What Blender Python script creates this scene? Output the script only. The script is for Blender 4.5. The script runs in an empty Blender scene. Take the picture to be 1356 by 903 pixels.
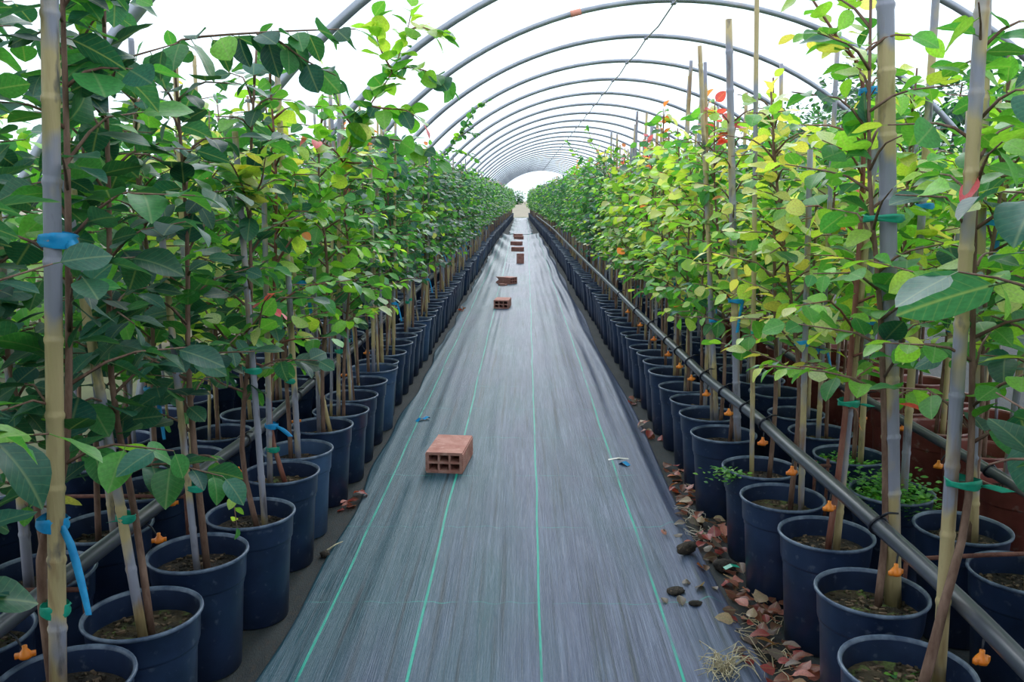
import bpy, math, random
import numpy as np
from mathutils import Vector, Matrix

scene = bpy.context.scene
col = scene.collection
# ------------------------------------------------------------------ camera
CAM_H = 1.53
PITCH, YAW = 0.16761, 0.010714
cam_d = bpy.data.cameras.new('camera')
cam_d.sensor_width = 36.0
cam_d.lens = 1120.0 / 1356.0 * 36.0
cam_d.clip_start = 0.05
cam_d.clip_end = 600
cam = bpy.data.objects.new('camera', cam_d)
col.objects.link(cam)
cam.location = (0, 0, CAM_H)
cam.rotation_euler = (math.pi / 2 - PITCH, 0, YAW)
scene.camera = cam
# ------------------------------------------------------------------ sky
world = bpy.data.worlds.new('overcast_sky')
scene.world = world
world.use_nodes = True
bg = world.node_tree.nodes['Background']
bg.inputs['Color'].default_value = (0.77, 0.90, 1.0, 1)
bg.inputs['Strength'].default_value = 1.4
# sun veiled by bright cloud, ahead of the camera
sun_d = bpy.data.lights.new('veiled_sun', 'SUN')
sun_d.energy = 1.7
sun_d.angle = math.radians(45)
sun_d.color = (0.97, 0.97, 1.0)
sun = bpy.data.objects.new('veiled_sun', sun_d)
col.objects.link(sun)
sun.rotation_euler = (math.radians(-52), math.radians(6), 0)
# ------------------------------------------------------------------ exposure
vs = scene.view_settings
vs.view_transform = 'Standard'
vs.look = 'None'
vs.exposure = 0.36
vs.gamma = 1.0
vs.use_curve_mapping = False

# ================================================================== helpers
def tag(o, label=None, cat=None, group=None, kind=None):
    if label: o['label'] = label
    if cat: o['category'] = cat
    if group: o['group'] = group
    if kind: o['kind'] = kind
    return o

def empty(name, loc, rz=0.0):
    o = bpy.data.objects.new(name, None)
    o.empty_display_size = 0.1
    col.objects.link(o)
    o.location = loc
    o.rotation_euler = (0, 0, rz)
    return o

def link(name, me, parent=None):
    o = bpy.data.objects.new(name, me)
    col.objects.link(o)
    if parent is not None: o.parent = parent
    return o

def copy_tree(o, parent=None):
    c = o.copy()
    col.objects.link(c)
    c.parent = parent
    for ch in o.children:
        copy_tree(ch, c)
    return c

class MB:
    """collects vertices and faces, then becomes one mesh"""
    def __init__(s):
        s.v, s.f, s.m, s.uv, s.t = [], [], [], [], []
        s.n = 0
    def add(s, v, f, mat=0, tint=None, uv=None):
        v = np.asarray(v, float).reshape(-1, 3)
        s.v.append(v)
        s.f.extend([tuple(i + s.n for i in q) for q in f])
        s.m.extend([mat] * len(f))
        s.t.append(np.tile(np.array(tint if tint is not None else (1, 1, 1), float), (len(v), 1)))
        s.uv.append(np.asarray(uv, float) if uv is not None else np.zeros((len(v), 2)))
        s.n += len(v)
    def box(s, c, d, rz=0.0, mat=0):
        x, y, z = d[0] / 2, d[1] / 2, d[2] / 2
        v = np.array([(a * x, b * y, e * z) for e in (-1, 1) for a, b in ((-1, -1), (1, -1), (1, 1), (-1, 1))])
        ca, sa = math.cos(rz), math.sin(rz)
        w = np.stack([v[:, 0] * ca - v[:, 1] * sa, v[:, 0] * sa + v[:, 1] * ca, v[:, 2]], 1) + np.array(c)
        s.add(w, [(3, 2, 1, 0), (4, 5, 6, 7), (0, 1, 5, 4), (1, 2, 6, 5), (2, 3, 7, 6), (3, 0, 4, 7)], mat)
    def tube(s, pts, rad, sides=8, caps=True, mat=0, closed=False):
        P = [Vector(p) for p in pts]
        n = len(P)
        if not hasattr(rad, '__len__'): rad = [rad] * n
        tang = []
        for i in range(n):
            a, b = P[max(i - 1, 0)], P[min(i + 1, n - 1)]
            tang.append((b - a).normalized())
        up = Vector((0, 0, 1)) if abs(tang[0].z) < 0.9 else Vector((1, 0, 0))
        u = tang[0].cross(up).normalized()
        V, F = [], []
        for i in range(n):
            u = (u - tang[i] * u.dot(tang[i])).normalized()
            w = tang[i].cross(u)
            for k in range(sides):
                a = 2 * math.pi * k / sides
                V.append(tuple(P[i] + (u * math.cos(a) + w * math.sin(a)) * rad[i]))
        for i in range(n - 1):
            for k in range(sides):
                k2 = (k + 1) % sides
                F.append((i * sides + k, i * sides + k2, (i + 1) * sides + k2, (i + 1) * sides + k))
        if caps:
            F.append(tuple(reversed(range(sides))))
            F.append(tuple((n - 1) * sides + k for k in range(sides)))
        s.add(V, F, mat)
    def lathe(s, prof, sides=32, mat=0, c=(0, 0, 0)):
        V, F = [], []
        for r, z in prof:
            for k in range(sides):
                a = 2 * math.pi * k / sides
                V.append((c[0] + r * math.cos(a), c[1] + r * math.sin(a), c[2] + z))
        for i in range(len(prof) - 1):
            for k in range(sides):
                k2 = (k + 1) % sides
                F.append((i * sides + k, i * sides + k2, (i + 1) * sides + k2, (i + 1) * sides + k))
        s.add(V, F, mat)
    def mesh(s, name, mats, smooth=True, attrs=False):
        me = bpy.data.meshes.new(name)
        V = np.concatenate(s.v)
        me.from_pydata(V.tolist(), [], s.f)
        for m in (mats if isinstance(mats, (list, tuple)) else [mats]): me.materials.append(m)
        me.polygons.foreach_set('material_index', s.m)
        if smooth: me.polygons.foreach_set('use_smooth', [True] * len(me.polygons))
        if attrs:
            T = np.concatenate(s.t)
            a = me.color_attributes.new('tint', 'FLOAT_COLOR', 'POINT')
            a.data.foreach_set('color', np.concatenate([T, np.ones((len(T), 1))], 1).ravel())
            U = np.concatenate(s.uv)
            uvl = me.uv_layers.new(name='uv')
            li = np.empty(len(me.loops), int)
            me.loops.foreach_get('vertex_index', li)
            uvl.data.foreach_set('uv', U[li].ravel())
        me.update()
        return me

def put(mb, name, mats, parent=None, smooth=True, attrs=False):
    return link(name, mb.mesh(name, mats, smooth, attrs), parent)

# ================================================================== materials
def new_mat(name):
    m = bpy.data.materials.new(name)
    m.use_nodes = True
    nt = m.node_tree
    b = nt.nodes['Principled BSDF']
    return m, nt, b

def nd(nt, typ, **kw):
    n = nt.nodes.new(typ)
    for k, v in kw.items():
        if k in n.inputs: n.inputs[k].default_value = v
        else: setattr(n, k, v)
    return n

def noise_mat(name, c1, c2, scale=8.0, rough=0.6, stretch=(1, 1, 1), lo=0.35, hi=0.65, detail=5,
              bump=0.0, bscale=None, spec=0.5, coord='Object', metallic=0.0, c3=None, s3=40, l3=.6, h3=.75, rnd=0.0):
    m, nt, b = new_mat(name)
    L = nt.links.new
    tc = nd(nt, 'ShaderNodeTexCoord')
    mp = nd(nt, 'ShaderNodeMapping')
    mp.inputs['Scale'].default_value = stretch
    L(tc.outputs[coord], mp.inputs['Vector'])
    vec = mp.outputs['Vector']
    oi = nd(nt, 'ShaderNodeObjectInfo')
    if rnd:
        ad = nd(nt, 'ShaderNodeVectorMath', operation='ADD')
        ml = nd(nt, 'ShaderNodeMath', operation='MULTIPLY')
        ml.inputs[1].default_value = rnd
        L(oi.outputs['Random'], ml.inputs[0])
        L(vec, ad.inputs[0]); L(ml.outputs[0], ad.inputs[1])
        vec = ad.outputs[0]
    no = nd(nt, 'ShaderNodeTexNoise', Scale=scale, Detail=detail, Roughness=0.6)
    L(vec, no.inputs['Vector'])
    mr = nd(nt, 'ShaderNodeMapRange')
    mr.inputs['From Min'].default_value = lo
    mr.inputs['From Max'].default_value = hi
    L(no.outputs['Fac'], mr.inputs['Value'])
    mx = nd(nt, 'ShaderNodeMix', data_type='RGBA')
    mx.inputs['A'].default_value = (*c1, 1)
    mx.inputs['B'].default_value = (*c2, 1)
    L(mr.outputs[0], mx.inputs['Factor'])
    out = mx.outputs['Result']
    if c3:
        n3 = nd(nt, 'ShaderNodeTexNoise', Scale=s3, Detail=4)
        L(vec, n3.inputs['Vector'])
        m3 = nd(nt, 'ShaderNodeMapRange')
        m3.inputs['From Min'].default_value = l3
        m3.inputs['From Max'].default_value = h3
        L(n3.outputs['Fac'], m3.inputs['Value'])
        x3 = nd(nt, 'ShaderNodeMix', data_type='RGBA')
        x3.inputs['B'].default_value = (*c3, 1)
        L(out, x3.inputs['A']); L(m3.outputs[0], x3.inputs['Factor'])
        out = x3.outputs['Result']
    L(out, b.inputs['Base Color'])
    b.inputs['Roughness'].default_value = rough
    b.inputs['Metallic'].default_value = metallic
    b.inputs['Specular IOR Level'].default_value = spec
    if bump:
        bn = nd(nt, 'ShaderNodeTexNoise', Scale=bscale or scale * 4, Detail=6)
        L(vec, bn.inputs['Vector'])
        bp = nd(nt, 'ShaderNodeBump', Strength=bump)
        bp.inputs['Distance'].default_value = 0.01
        L(bn.outputs['Fac'], bp.inputs['Height'])
        L(bp.outputs[0], b.inputs['Normal'])
    return m

def leaf_mat():
    m, nt, b = new_mat('leaf')
    L = nt.links.new
    at = nd(nt, 'ShaderNodeAttribute', attribute_name='tint')
    oi = nd(nt, 'ShaderNodeObjectInfo')
    tc = nd(nt, 'ShaderNodeTexCoord')
    # small per-leaf variation of value and hue
    hs = nd(nt, 'ShaderNodeHueSaturation')
    mr = nd(nt, 'ShaderNodeMapRange'); mr.inputs['To Min'].default_value = 0.75; mr.inputs['To Max'].default_value = 1.25
    L(oi.outputs['Random'], mr.inputs['Value'])
    L(mr.outputs[0], hs.inputs['Value'])
    L(at.outputs['Color'], hs.inputs['Color'])
    # blotches
    no = nd(nt, 'ShaderNodeTexNoise', Scale=14.0, Detail=3)
    L(tc.outputs['Object'], no.inputs['Vector'])
    mm = nd(nt, 'ShaderNodeMapRange'); mm.inputs['From Min'].default_value = .35; mm.inputs['From Max'].default_value = .7
    mm.inputs['To Min'].default_value = 0.85; mm.inputs['To Max'].default_value = 1.15
    L(no.outputs['Fac'], mm.inputs['Value'])
    mu = nd(nt, 'ShaderNodeVectorMath', operation='SCALE')
    L(hs.outputs[0], mu.inputs[0]); L(mm.outputs[0], mu.inputs['Scale'])
    # veins from uv: u along the blade, v across (0.5 = midrib)
    sp = nd(nt, 'ShaderNodeSeparateXYZ')
    L(tc.outputs['UV'], sp.inputs[0])
    d = nd(nt, 'ShaderNodeMath', operation='SUBTRACT'); d.inputs[1].default_value = 0.5
    L(sp.outputs['Y'], d.inputs[0])
    ab = nd(nt, 'ShaderNodeMath', operation='ABSOLUTE'); L(d.outputs[0], ab.inputs[0])
    rib = nd(nt, 'ShaderNodeMapRange'); rib.inputs['From Min'].default_value = 0.0; rib.inputs['From Max'].default_value = 0.045
    rib.inputs['To Min'].default_value = 0.32; rib.inputs['To Max'].default_value = 0.0
    L(ab.outputs[0], rib.inputs['Value'])
    k1 = nd(nt, 'ShaderNodeMath', operation='MULTIPLY'); k1.inputs[1].default_value = 0.55
    L(ab.outputs[0], k1.inputs[0])
    k2 = nd(nt, 'ShaderNodeMath', operation='SUBTRACT'); L(sp.outputs['X'], k2.inputs[0]); L(k1.outputs[0], k2.inputs[1])
    k3 = nd(nt, 'ShaderNodeMath', operation='MULTIPLY'); k3.inputs[1].default_value = 50.0; L(k2.outputs[0], k3.inputs[0])
    k4 = nd(nt, 'ShaderNodeMath', operation='SINE'); L(k3.outputs[0], k4.inputs[0])
    sv = nd(nt, 'ShaderNodeMapRange'); sv.inputs['From Min'].default_value = 0.86; sv.inputs['From Max'].default_value = 1.0
    sv.inputs['To Max'].default_value = 0.09
    L(k4.outputs[0], sv.inputs['Value'])
    mxv = nd(nt, 'ShaderNodeMath', operation='MAXIMUM'); L(rib.outputs[0], mxv.inputs[0]); L(sv.outputs[0], mxv.inputs[1])
    vm = nd(nt, 'ShaderNodeMix', data_type='RGBA')
    vm.inputs['B'].default_value = (0.42, 0.50, 0.24, 1)
    L(mxv.outputs[0], vm.inputs['Factor']); L(mu.outputs[0], vm.inputs['A'])
    L(vm.outputs['Result'], b.inputs['Base Color'])
    b.inputs['Roughness'].default_value = 0.42
    b.inputs['Specular IOR Level'].default_value = 0.5
    # transmitted light is yellower
    tm = nd(nt, 'ShaderNodeMix', data_type='RGBA', blend_type='MULTIPLY')
    tm.inputs['Factor'].default_value = 1.0
    tm.inputs['B'].default_value = (2.0, 1.75, 0.7, 1)
    L(vm.outputs['Result'], tm.inputs['A'])
    tr = nd(nt, 'ShaderNodeBsdfTranslucent')
    L(tm.outputs['Result'], tr.inputs['Color'])
    ms = nd(nt, 'ShaderNodeMixShader'); ms.inputs[0].default_value = 0.42
    L(b.outputs[0], ms.inputs[1]); L(tr.outputs[0], ms.inputs[2])
    L(ms.outputs[0], nt.nodes['Material Output'].inputs['Surface'])
    return m

def cane_mat():
    """bamboo: tan with weathered lavender-grey lengths and dark stains"""
    m, nt, b = new_mat('bamboo')
    L = nt.links.new
    tc = nd(nt, 'ShaderNodeTexCoord')
    oi = nd(nt, 'ShaderNodeObjectInfo')
    ml = nd(nt, 'ShaderNodeMath', operation='MULTIPLY'); ml.inputs[1].default_value = 37.0
    L(oi.outputs['Random'], ml.inputs[0])
    ad = nd(nt, 'ShaderNodeVectorMath', operation='ADD')
    L(tc.outputs['Object'], ad.inputs[0]); L(ml.outputs[0], ad.inputs[1])
    def band(scale, st, lo, hi, detail=3):
        mp = nd(nt, 'ShaderNodeMapping'); mp.inputs['Scale'].default_value = st
        L(ad.outputs[0], mp.inputs['Vector'])
        n = nd(nt, 'ShaderNodeTexNoise', Scale=scale, Detail=detail); L(mp.outputs[0], n.inputs['Vector'])
        r = nd(nt, 'ShaderNodeMapRange'); r.inputs['From Min'].default_value = lo; r.inputs['From Max'].default_value = hi
        L(n.outputs['Fac'], r.inputs['Value']); return r.outputs[0]
    def mix(a, bcol, fac):
        x = nd(nt, 'ShaderNodeMix', data_type='RGBA')
        if isinstance(a, tuple): x.inputs['A'].default_value = a
        else: L(a, x.inputs['A'])
        x.inputs['B'].default_value = bcol
        L(fac, x.inputs['Factor']); return x.outputs['Result']
    c = mix((0.52, 0.39, 0.20, 1), (0.30, 0.29, 0.36, 1), band(1.0, (6, 6, 3.2), .46, .54))
    c = mix(c, (0.30, 0.17, 0.08, 1), band(1.0, (30, 30, 5), .56, .75))
    c = mix(c, (0.10, 0.09, 0.10, 1), band(1.0, (24, 24, 7), .60, .72, 5))
    L(c, b.inputs['Base Color'])
    b.inputs['Roughness'].default_value = 0.5
    bp = nd(nt, 'ShaderNodeBump', Strength=0.25); bp.inputs['Distance'].default_value = 0.003
    L(band(1.0, (160, 160, 6), .3, .7), bp.inputs['Height']); L(bp.outputs[0], b.inputs['Normal'])
    return m

def mat_cloth(name, lines, base_a, base_b, pale):
    """woven weed mat: dark blue-grey weave, pale scuffed streaks, printed green threads"""
    m, nt, b = new_mat(name)
    L = nt.links.new
    tc = nd(nt, 'ShaderNodeTexCoord')
    P = tc.outputs['Object']
    def noise(st, scale=1.0, detail=4, rough=.6):
        mp = nd(nt, 'ShaderNodeMapping'); mp.inputs['Scale'].default_value = st
        L(P, mp.inputs['Vector'])
        n = nd(nt, 'ShaderNodeTexNoise', Scale=scale, Detail=detail, Roughness=rough); L(mp.outputs[0], n.inputs['Vector'])
        return n.outputs['Fac']
    def rng(v, a, bb, c=0.0, dd=1.0):
        r = nd(nt, 'ShaderNodeMapRange')
        for k, q in zip(('From Min', 'From Max', 'To Min', 'To Max'), (a, bb, c, dd)): r.inputs[k].default_value = q
        L(v, r.inputs['Value']); return r.outputs[0]
    def mix(a, bb, fac):
        x = nd(nt, 'ShaderNodeMix', data_type='RGBA')
        for q, s in ((a, 'A'), (bb, 'B')):
            if isinstance(q, tuple): x.inputs[s].default_value = q
            else: L(q, x.inputs[s])
        if isinstance(fac, float): x.inputs['Factor'].default_value = fac
        else: L(fac, x.inputs['Factor'])
        return x.outputs['Result']
    def mul(a, bb):
        x = nd(nt, 'ShaderNodeMath', operation='MULTIPLY')
        L(a, x.inputs[0])
        if isinstance(bb, float): x.inputs[1].default_value = bb
        else: L(bb, x.inputs[1])
        return x.outputs[0]
    sp0 = nd(nt, 'ShaderNodeSeparateXYZ'); L(P, sp0.inputs[0])
    na = nd(nt, 'ShaderNodeMath', operation='MULTIPLY_ADD'); na.inputs[1].default_value = .22
    L(sp0.outputs['X'], na.inputs[0]); L(noise((2.2, .35, 1), 1.0, 3), na.inputs[2])
    c = mix(base_a, base_b, rng(na.outputs[0], .38, .58))
    streak = rng(noise((60, 1.2, 1), 1.0, 5, .7), .45, .72)
    fine = rng(noise((260, 3.0, 1), 1.0, 3, .7), .42, .7)
    patch0 = rng(noise((3.0, .8, 1), 1.0, 3), .35, .65, .3, 1.0)
    spw = nd(nt, 'ShaderNodeSeparateXYZ'); L(P, spw.inputs[0])
    trod = rng(spw.outputs['X'], -.55, .05, .38, 1.0)      # the trodden side is scuffed paler
    patch = mul(patch0, trod)
    c = mix(c, pale, mul(mul(streak, patch), 0.50))
    c = mix(c, pale, mul(mul(fine, patch), 0.42))
    dark = rng(noise((34, .55, 1), 1.0, 4), .54, .70, 0, .85)
    c = mix(c, (0.012, 0.028, 0.042, 1), dark)
    sp = nd(nt, 'ShaderNodeSeparateXYZ'); L(P, sp.inputs[0])
    wob = rng(noise((1.0, .5, 1), 1.0, 2), 0, 1, -.02, .02)
    xw = nd(nt, 'ShaderNodeMath', operation='ADD'); L(sp.outputs['X'], xw.inputs[0]); L(wob, xw.inputs[1])
    for x0, x1, w in lines:
        # thread running along y, drifting from x0 to x1 over 5 m
        k = nd(nt, 'ShaderNodeMath', operation='MULTIPLY_ADD'); k.inputs[1].default_value = -(x1 - x0) / 5.0; k.inputs[2].default_value = -(x0 - 2.5 * (x1 - x0) / 5.0)
        L(sp.outputs['Y'], k.inputs[0])
        a = nd(nt, 'ShaderNodeMath', operation='ADD'); L(xw.outputs[0], a.inputs[0]); L(k.outputs[0], a.inputs[1])
        ab = nd(nt, 'ShaderNodeMath', operation='ABSOLUTE'); L(a.outputs[0], ab.inputs[0])
        f = rng(ab.outputs[0], w * .6, w, 1.0, 0.0)
        broken = rng(noise((3, 2.2, 1), 1.0, 3), .32, .5, .25, 1.0)
        c = mix(c, (0.01, 0.36, 0.27, 1), mul(f, broken))
    # crosswise threads, about every 0.75 m
    wv = nd(nt, 'ShaderNodeMath', operation='PINGPONG'); wv.inputs[1].default_value = 0.375
    L(sp.outputs['Y'], wv.inputs[0])
    f = rng(wv.outputs[0], .0, .006, 1.0, 0.0)
    c = mix(c, (0.03, 0.30, 0.26, 1), mul(mul(f, rng(noise((4, 4, 1)), .42, .6)), .8))
    L(c, b.inputs['Base Color'])
    b.inputs['Roughness'].default_value = 0.43
    b.inputs['Specular IOR Level'].default_value = 0.34
    mpw = nd(nt, 'ShaderNodeTexWave', wave_type='BANDS', bands_direction='Y'); mpw.inputs['Scale'].default_value = 60; mpw.inputs['Distortion'].default_value = 1.5
    L(P, mpw.inputs['Vector'])
    bp = nd(nt, 'ShaderNodeBump', Strength=0.35); bp.inputs['Distance'].default_value = 0.004
    ad = nd(nt, 'ShaderNodeMath', operation='ADD'); L(fine, ad.inputs[0]); L(mul(mpw.outputs['Fac'], .4), ad.inputs[1])
    L(ad.outputs[0], bp.inputs['Height']); L(bp.outputs[0], b.inputs['Normal'])
    return m

M = {}
M['leaf'] = leaf_mat()
M['cane'] = cane_mat()
M['bark'] = noise_mat('bark', (.13, .062, .042), (.26, .15, .11), 1, .75, (40, 40, 12), bump=.4, bscale=2, rnd=9)
M['bark_red'] = noise_mat('bark_red', (.20, .05, .035), (.30, .13, .09), 1, .6, (40, 40, 12), rnd=9)
M['pot'] = noise_mat('pot_navy', (.007, .015, .045), (.020, .038, .095), 6, .36, lo=.35, hi=.7, c3=(.10, .12, .17), s3=34, l3=.62, h3=.8, spec=.5, bump=.05, rnd=7)
M['pot_blue'] = noise_mat('pot_blue', (.03, .06, .14), (.06, .11, .22), 6, .42, lo=.35, hi=.7, c3=(.13, .16, .22), s3=34, l3=.62, h3=.8, rnd=7)
M['pot_red'] = noise_mat('pot_terracotta_plastic', (.16, .035, .03), (.27, .07, .055), 6, .45, c3=(.34, .22, .2), s3=30, l3=.62, h3=.8, rnd=7)
M['soil'] = noise_mat('soil', (.010, .008, .007), (.050, .036, .027), 22, .95, bump=1.0, bscale=60, c3=(.15, .10, .065), s3=90, l3=.6, h3=.72, rnd=5)
M['soil_moss'] = noise_mat('soil_moss', (.014, .011, .007), (.075, .052, .026), 20, .95, bump=1.0, bscale=55, c3=(.12, .17, .04), s3=30, l3=.55, h3=.7, rnd=5)
M['mulch'] = noise_mat('bark_mulch', (.05, .03, .02), (.22, .14, .085), 40, .9, rnd=5)
M['rim'] = noise_mat('worn_rim', (.028, .050, .105), (.17, .21, .29), 16, .4, lo=.38, hi=.7, rnd=7)
M['rim_red'] = noise_mat('worn_rim_red', (.20, .05, .045), (.38, .22, .20), 16, .4, lo=.38, hi=.7, rnd=7)
M['blue_tape'] = noise_mat('blue_tape', (.0, .23, .55), (.02, .36, .72), 20, .4)
M['green_tape'] = noise_mat('green_tape', (.0, .25, .16), (.02, .38, .25), 20, .4)
M['pipe'] = noise_mat('black_pipe', (.030, .034, .05), (.075, .08, .105), 5, .33, (1, .3, 1), spec=.6, c3=(.16, .14, .15), s3=9, l3=.6, h3=.75)
M['black_plastic'] = noise_mat('black_plastic', (.006, .006, .012), (.015, .015, .03), 10, .4)
M['orange'] = noise_mat('orange_plastic', (.75, .17, .01), (.9, .28, .02), 20, .4)
M['rust'] = noise_mat('rusty_steel', (.09, .028, .022), (.19, .07, .05), 30, .8, bump=.3)
M['steel'] = noise_mat('galvanised_tube', (.26, .27, .32), (.40, .41, .46), 2.5, .42, metallic=.55, c3=(.40, .30, .27), s3=3, l3=.6, h3=.75)
M['brick'] = noise_mat('fired_clay', (.40, .15, .118), (.55, .27, .225), 10, .85, bump=.35, bscale=70, c3=(.62, .36, .30), s3=24, l3=.55, h3=.75, rnd=4)
M['straw'] = noise_mat('straw', (.42, .34, .2), (.6, .52, .36), 20, .8)
M['root'] = noise_mat('pale_root', (.5, .44, .36), (.66, .6, .5), 20, .8)
M['pale'] = noise_mat('pale_plastic', (.55, .53, .48), (.7, .68, .62), 20, .5)
M['cord'] = noise_mat('ridge_cord', (.30, .28, .27), (.42, .40, .38), 8, .7)
M['tape_orange'] = noise_mat('orange_tape', (.75, .28, .2), (.82, .38, .28), 8, .6)
M['floor'] = noise_mat('floor_cloth', (.012, .017, .020), (.030, .036, .038), 1, .85, (12, 4, 1), bump=.4, bscale=20, c3=(.040, .031, .026), s3=6, l3=.5, h3=.7)
M['ground'] = noise_mat('field_ground', (.20, .155, .11), (.33, .27, .19), .6, .95, bump=.3, bscale=6, c3=(.10, .16, .05), s3=.35, l3=.55, h3=.7)
M['verge'] = noise_mat('verge', (.045, .05, .022), (.10, .105, .045), 1.2, .95, bump=.4, bscale=8, c3=(.15, .11, .07), s3=.7, l3=.5, h3=.7)
M['mat'] = mat_cloth('weed_mat', [(-.712, -.702, .0062), (-.361, -.366, .0062), (.070, .105, .0055), (.523, .545, .0062)],
                     (0.010, 0.066, 0.092, 1), (0.050, 0.068, 0.128, 1), (0.28, 0.33, 0.46, 1))

# ================================================================== setting
rnd = random.Random(7)
def plane(name, x0, x1, y0, y1, z, mat):
    mb = MB()
    mb.box(((x0 + x1) / 2, (y0 + y1) / 2, z - .02), (x1 - x0, y1 - y0, .04))
    o = put(mb, name, mat, smooth=False)
    return tag(o, kind='structure')
plane('floor', -2.75, 5.95, -2.5, 67, 0.0, M['floor'])
plane('floor_verge', -30, 30, -20, 70, -0.03, M['verge'])
plane('floor_field', -200, 200, 70, 420, -0.03, M['ground'])

PIPE_R = .0235
PIPE_EDGE = [(1.03, .8, .555), (1.048, 1.4, .558), (1.071, 1.93, .562), (1.03, 2.38, .60), (1.018, 2.75, .605), (1.010, 3.12, .605), (1.010, 3.5, .605), (.988, 4.0, .60),
             (.972, 4.37, .60), (.965, 4.8, .605), (.965, 7, .60), (.965, 10, .605), (.965, 15, .60), (.965, 20, .605), (.965, 28, .60), (.805, 45, .60)]
def pipe_x(y): return float(np.interp(y, [p[1] for p in PIPE_EDGE], [p[0] for p in PIPE_EDGE]))
def clear_turn(rg, stems, x, y, sc=1.0):
    """a turn about z at which no stem of the sapling runs through the pipe (touching it is fine)"""
    ok, best = [], (-1, 0)
    for k in range(72):
        a = k * math.pi / 36
        c, q = math.cos(a), math.sin(a)
        gap = min(abs(x + sc * (px * c - py * q) - pipe_x(y)) - r - PIPE_R for px, py, r in stems)
        if gap > -.001: ok.append(a)
        if gap > best[0]: best = (gap, a)
    return rg.choice(ok) if ok else None
# bricks press the cloth flat where they lie
BRICK_XY = [(-.41, 4.72), (-.26, 11.85), (-.25, 15.2), (-.33, 14.8), (-.02, 20.0), (-.10, 24.57), (-.15, 27.7), (-.09, 31.8), (-.12, 33.6)]
MAT_GRID = []
def mat_h(x, y):
    """height of whatever lies there: cloth or floor"""
    for X, Y, Z in MAT_GRID:
        ys = Y[:, 0]
        if not ys[0] <= y <= ys[-1]: continue
        j = min(int(np.searchsorted(ys, y)), len(ys) - 1)
        if j and abs(ys[j - 1] - y) < abs(ys[j] - y): j -= 1
        r = X[j]
        if r[0] <= x <= r[-1]: return float(np.interp(x, r, Z[j]))
    return 0.0
# ---- weed mat on the path
def vnoise(seed):
    r = np.random.RandomState(seed)
    ph = r.uniform(0, 6.28, 12); fr = r.uniform(.6, 1.4, 12)
    return ph, fr
def make_mat(name, x0, x1, y0, y1, label, seed, fold_right=True, nx=150, ny=320, narrow=0.0):
    r = np.random.RandomState(seed)
    xs = np.linspace(0, 1, nx)
    t = np.linspace(0, 1, ny)
    ys = y0 + (y1 - y0) * (t ** 1.7)
    X = x0 + (x1 - x0) * xs[None, :] + 0 * ys[:, None]
    Y = ys[:, None] + 0 * xs[None, :]
    # ragged edges
    edge = .018 * np.sin(Y * 1.9 + 1) + .012 * np.sin(Y * 5.1)
    X = X + edge * np.where(xs < .1, (1 - xs / .1), 0)[None, :] + .022 * np.sin(Y * 1.3) * np.where(xs > .85, (xs - .85) / .15, 0)[None, :]
    if narrow: X = X * (1 - narrow * np.clip((Y - 27) / 32, 0, 1))
    Z = np.full_like(X, .006)
    for i in range(16):
        f = r.uniform(18, 75); ph = r.uniform(0, 6.28); dr = r.uniform(-.5, .5)
        a = r.uniform(.0005, .0016) * (30 / f) ** .5
        win = .5 + .5 * np.sin(Y * r.uniform(.25, .9) + r.uniform(0, 6.28) + X * 3)
        Z += a * win * (1 + np.sin(X * f + dr * Y + ph))
    # a few long creases
    for cx, amp, w in ((-.27, .007, .02), (-.33, .005, .014), (.40, .004, .02), (.62, .010, .025), (-.80, .008, .02), (.22, .003, .02)):
        c = cx + .012 * np.sin(Y * .9 + cx * 9)
        Z += amp * np.exp(-((X - c) / w) ** 2) * (.55 + .45 * np.sin(Y * .7 + cx * 20))
    if fold_right:
        c = (x1 - .085) + .014 * np.sin(Y * 1.1)
        Z += .034 * np.exp(-((X - c) / .042) ** 2)
        Z += .012 * np.exp(-((X - c + .13) / .03) ** 2) * (.6 + .4 * np.sin(Y))
    # further off the cloth ruckles diagonally
    far = np.clip((Y - 13) / 12, 0, 1)
    Z += far * .02 * (1 + np.sin(X * 9 * np.sign(X) - Y * 1.2 + 1.5 * np.sin(X * 4))) * np.clip(np.abs(X - .05) * 1.6, 0, 1)
    for bx, by in BRICK_XY:
        d = np.hypot(X - bx, (Y - by))
        k = np.clip((d - .25) / .14, 0, 1)
        Z = .010 + (Z - .010) * k * k * (3 - 2 * k)
    MAT_GRID.append((X, Y, Z))
    V = np.stack([X, Y, Z], -1).reshape(-1, 3)
    F = []
    for j in range(ny - 1):
        for i in range(nx - 1):
            a = j * nx + i
            F.append((a, a + 1, a + nx + 1, a + nx))
    # hem turned down to the floor
    n0 = len(V)
    ring = [i for i in range(nx)] + [j * nx + nx - 1 for j in range(1, ny)] + [(ny - 1) * nx + i for i in range(nx - 2, -1, -1)] + [j * nx for j in range(ny - 2, 0, -1)]
    B = V[ring].copy(); B[:, 2] = 0.0
    for k in range(len(ring)):
        k2 = (k + 1) % len(ring)
        F.append((ring[k2], ring[k], n0 + k, n0 + k2))
    mb = MB(); mb.add(np.concatenate([V, B]), F)
    return tag(put(mb, name, M['mat']), label, 'mat')
make_mat('weed_mat', -.835, .80, .6, 35.6, 'long blue-grey woven weed mat with green threads covering the path', 3, narrow=.4)
make_mat('weed_mat', -.52, .52, 36.0, 65, 'separate pale weed mat beyond the end of the long one', 5, nx=60, ny=60)

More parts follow.
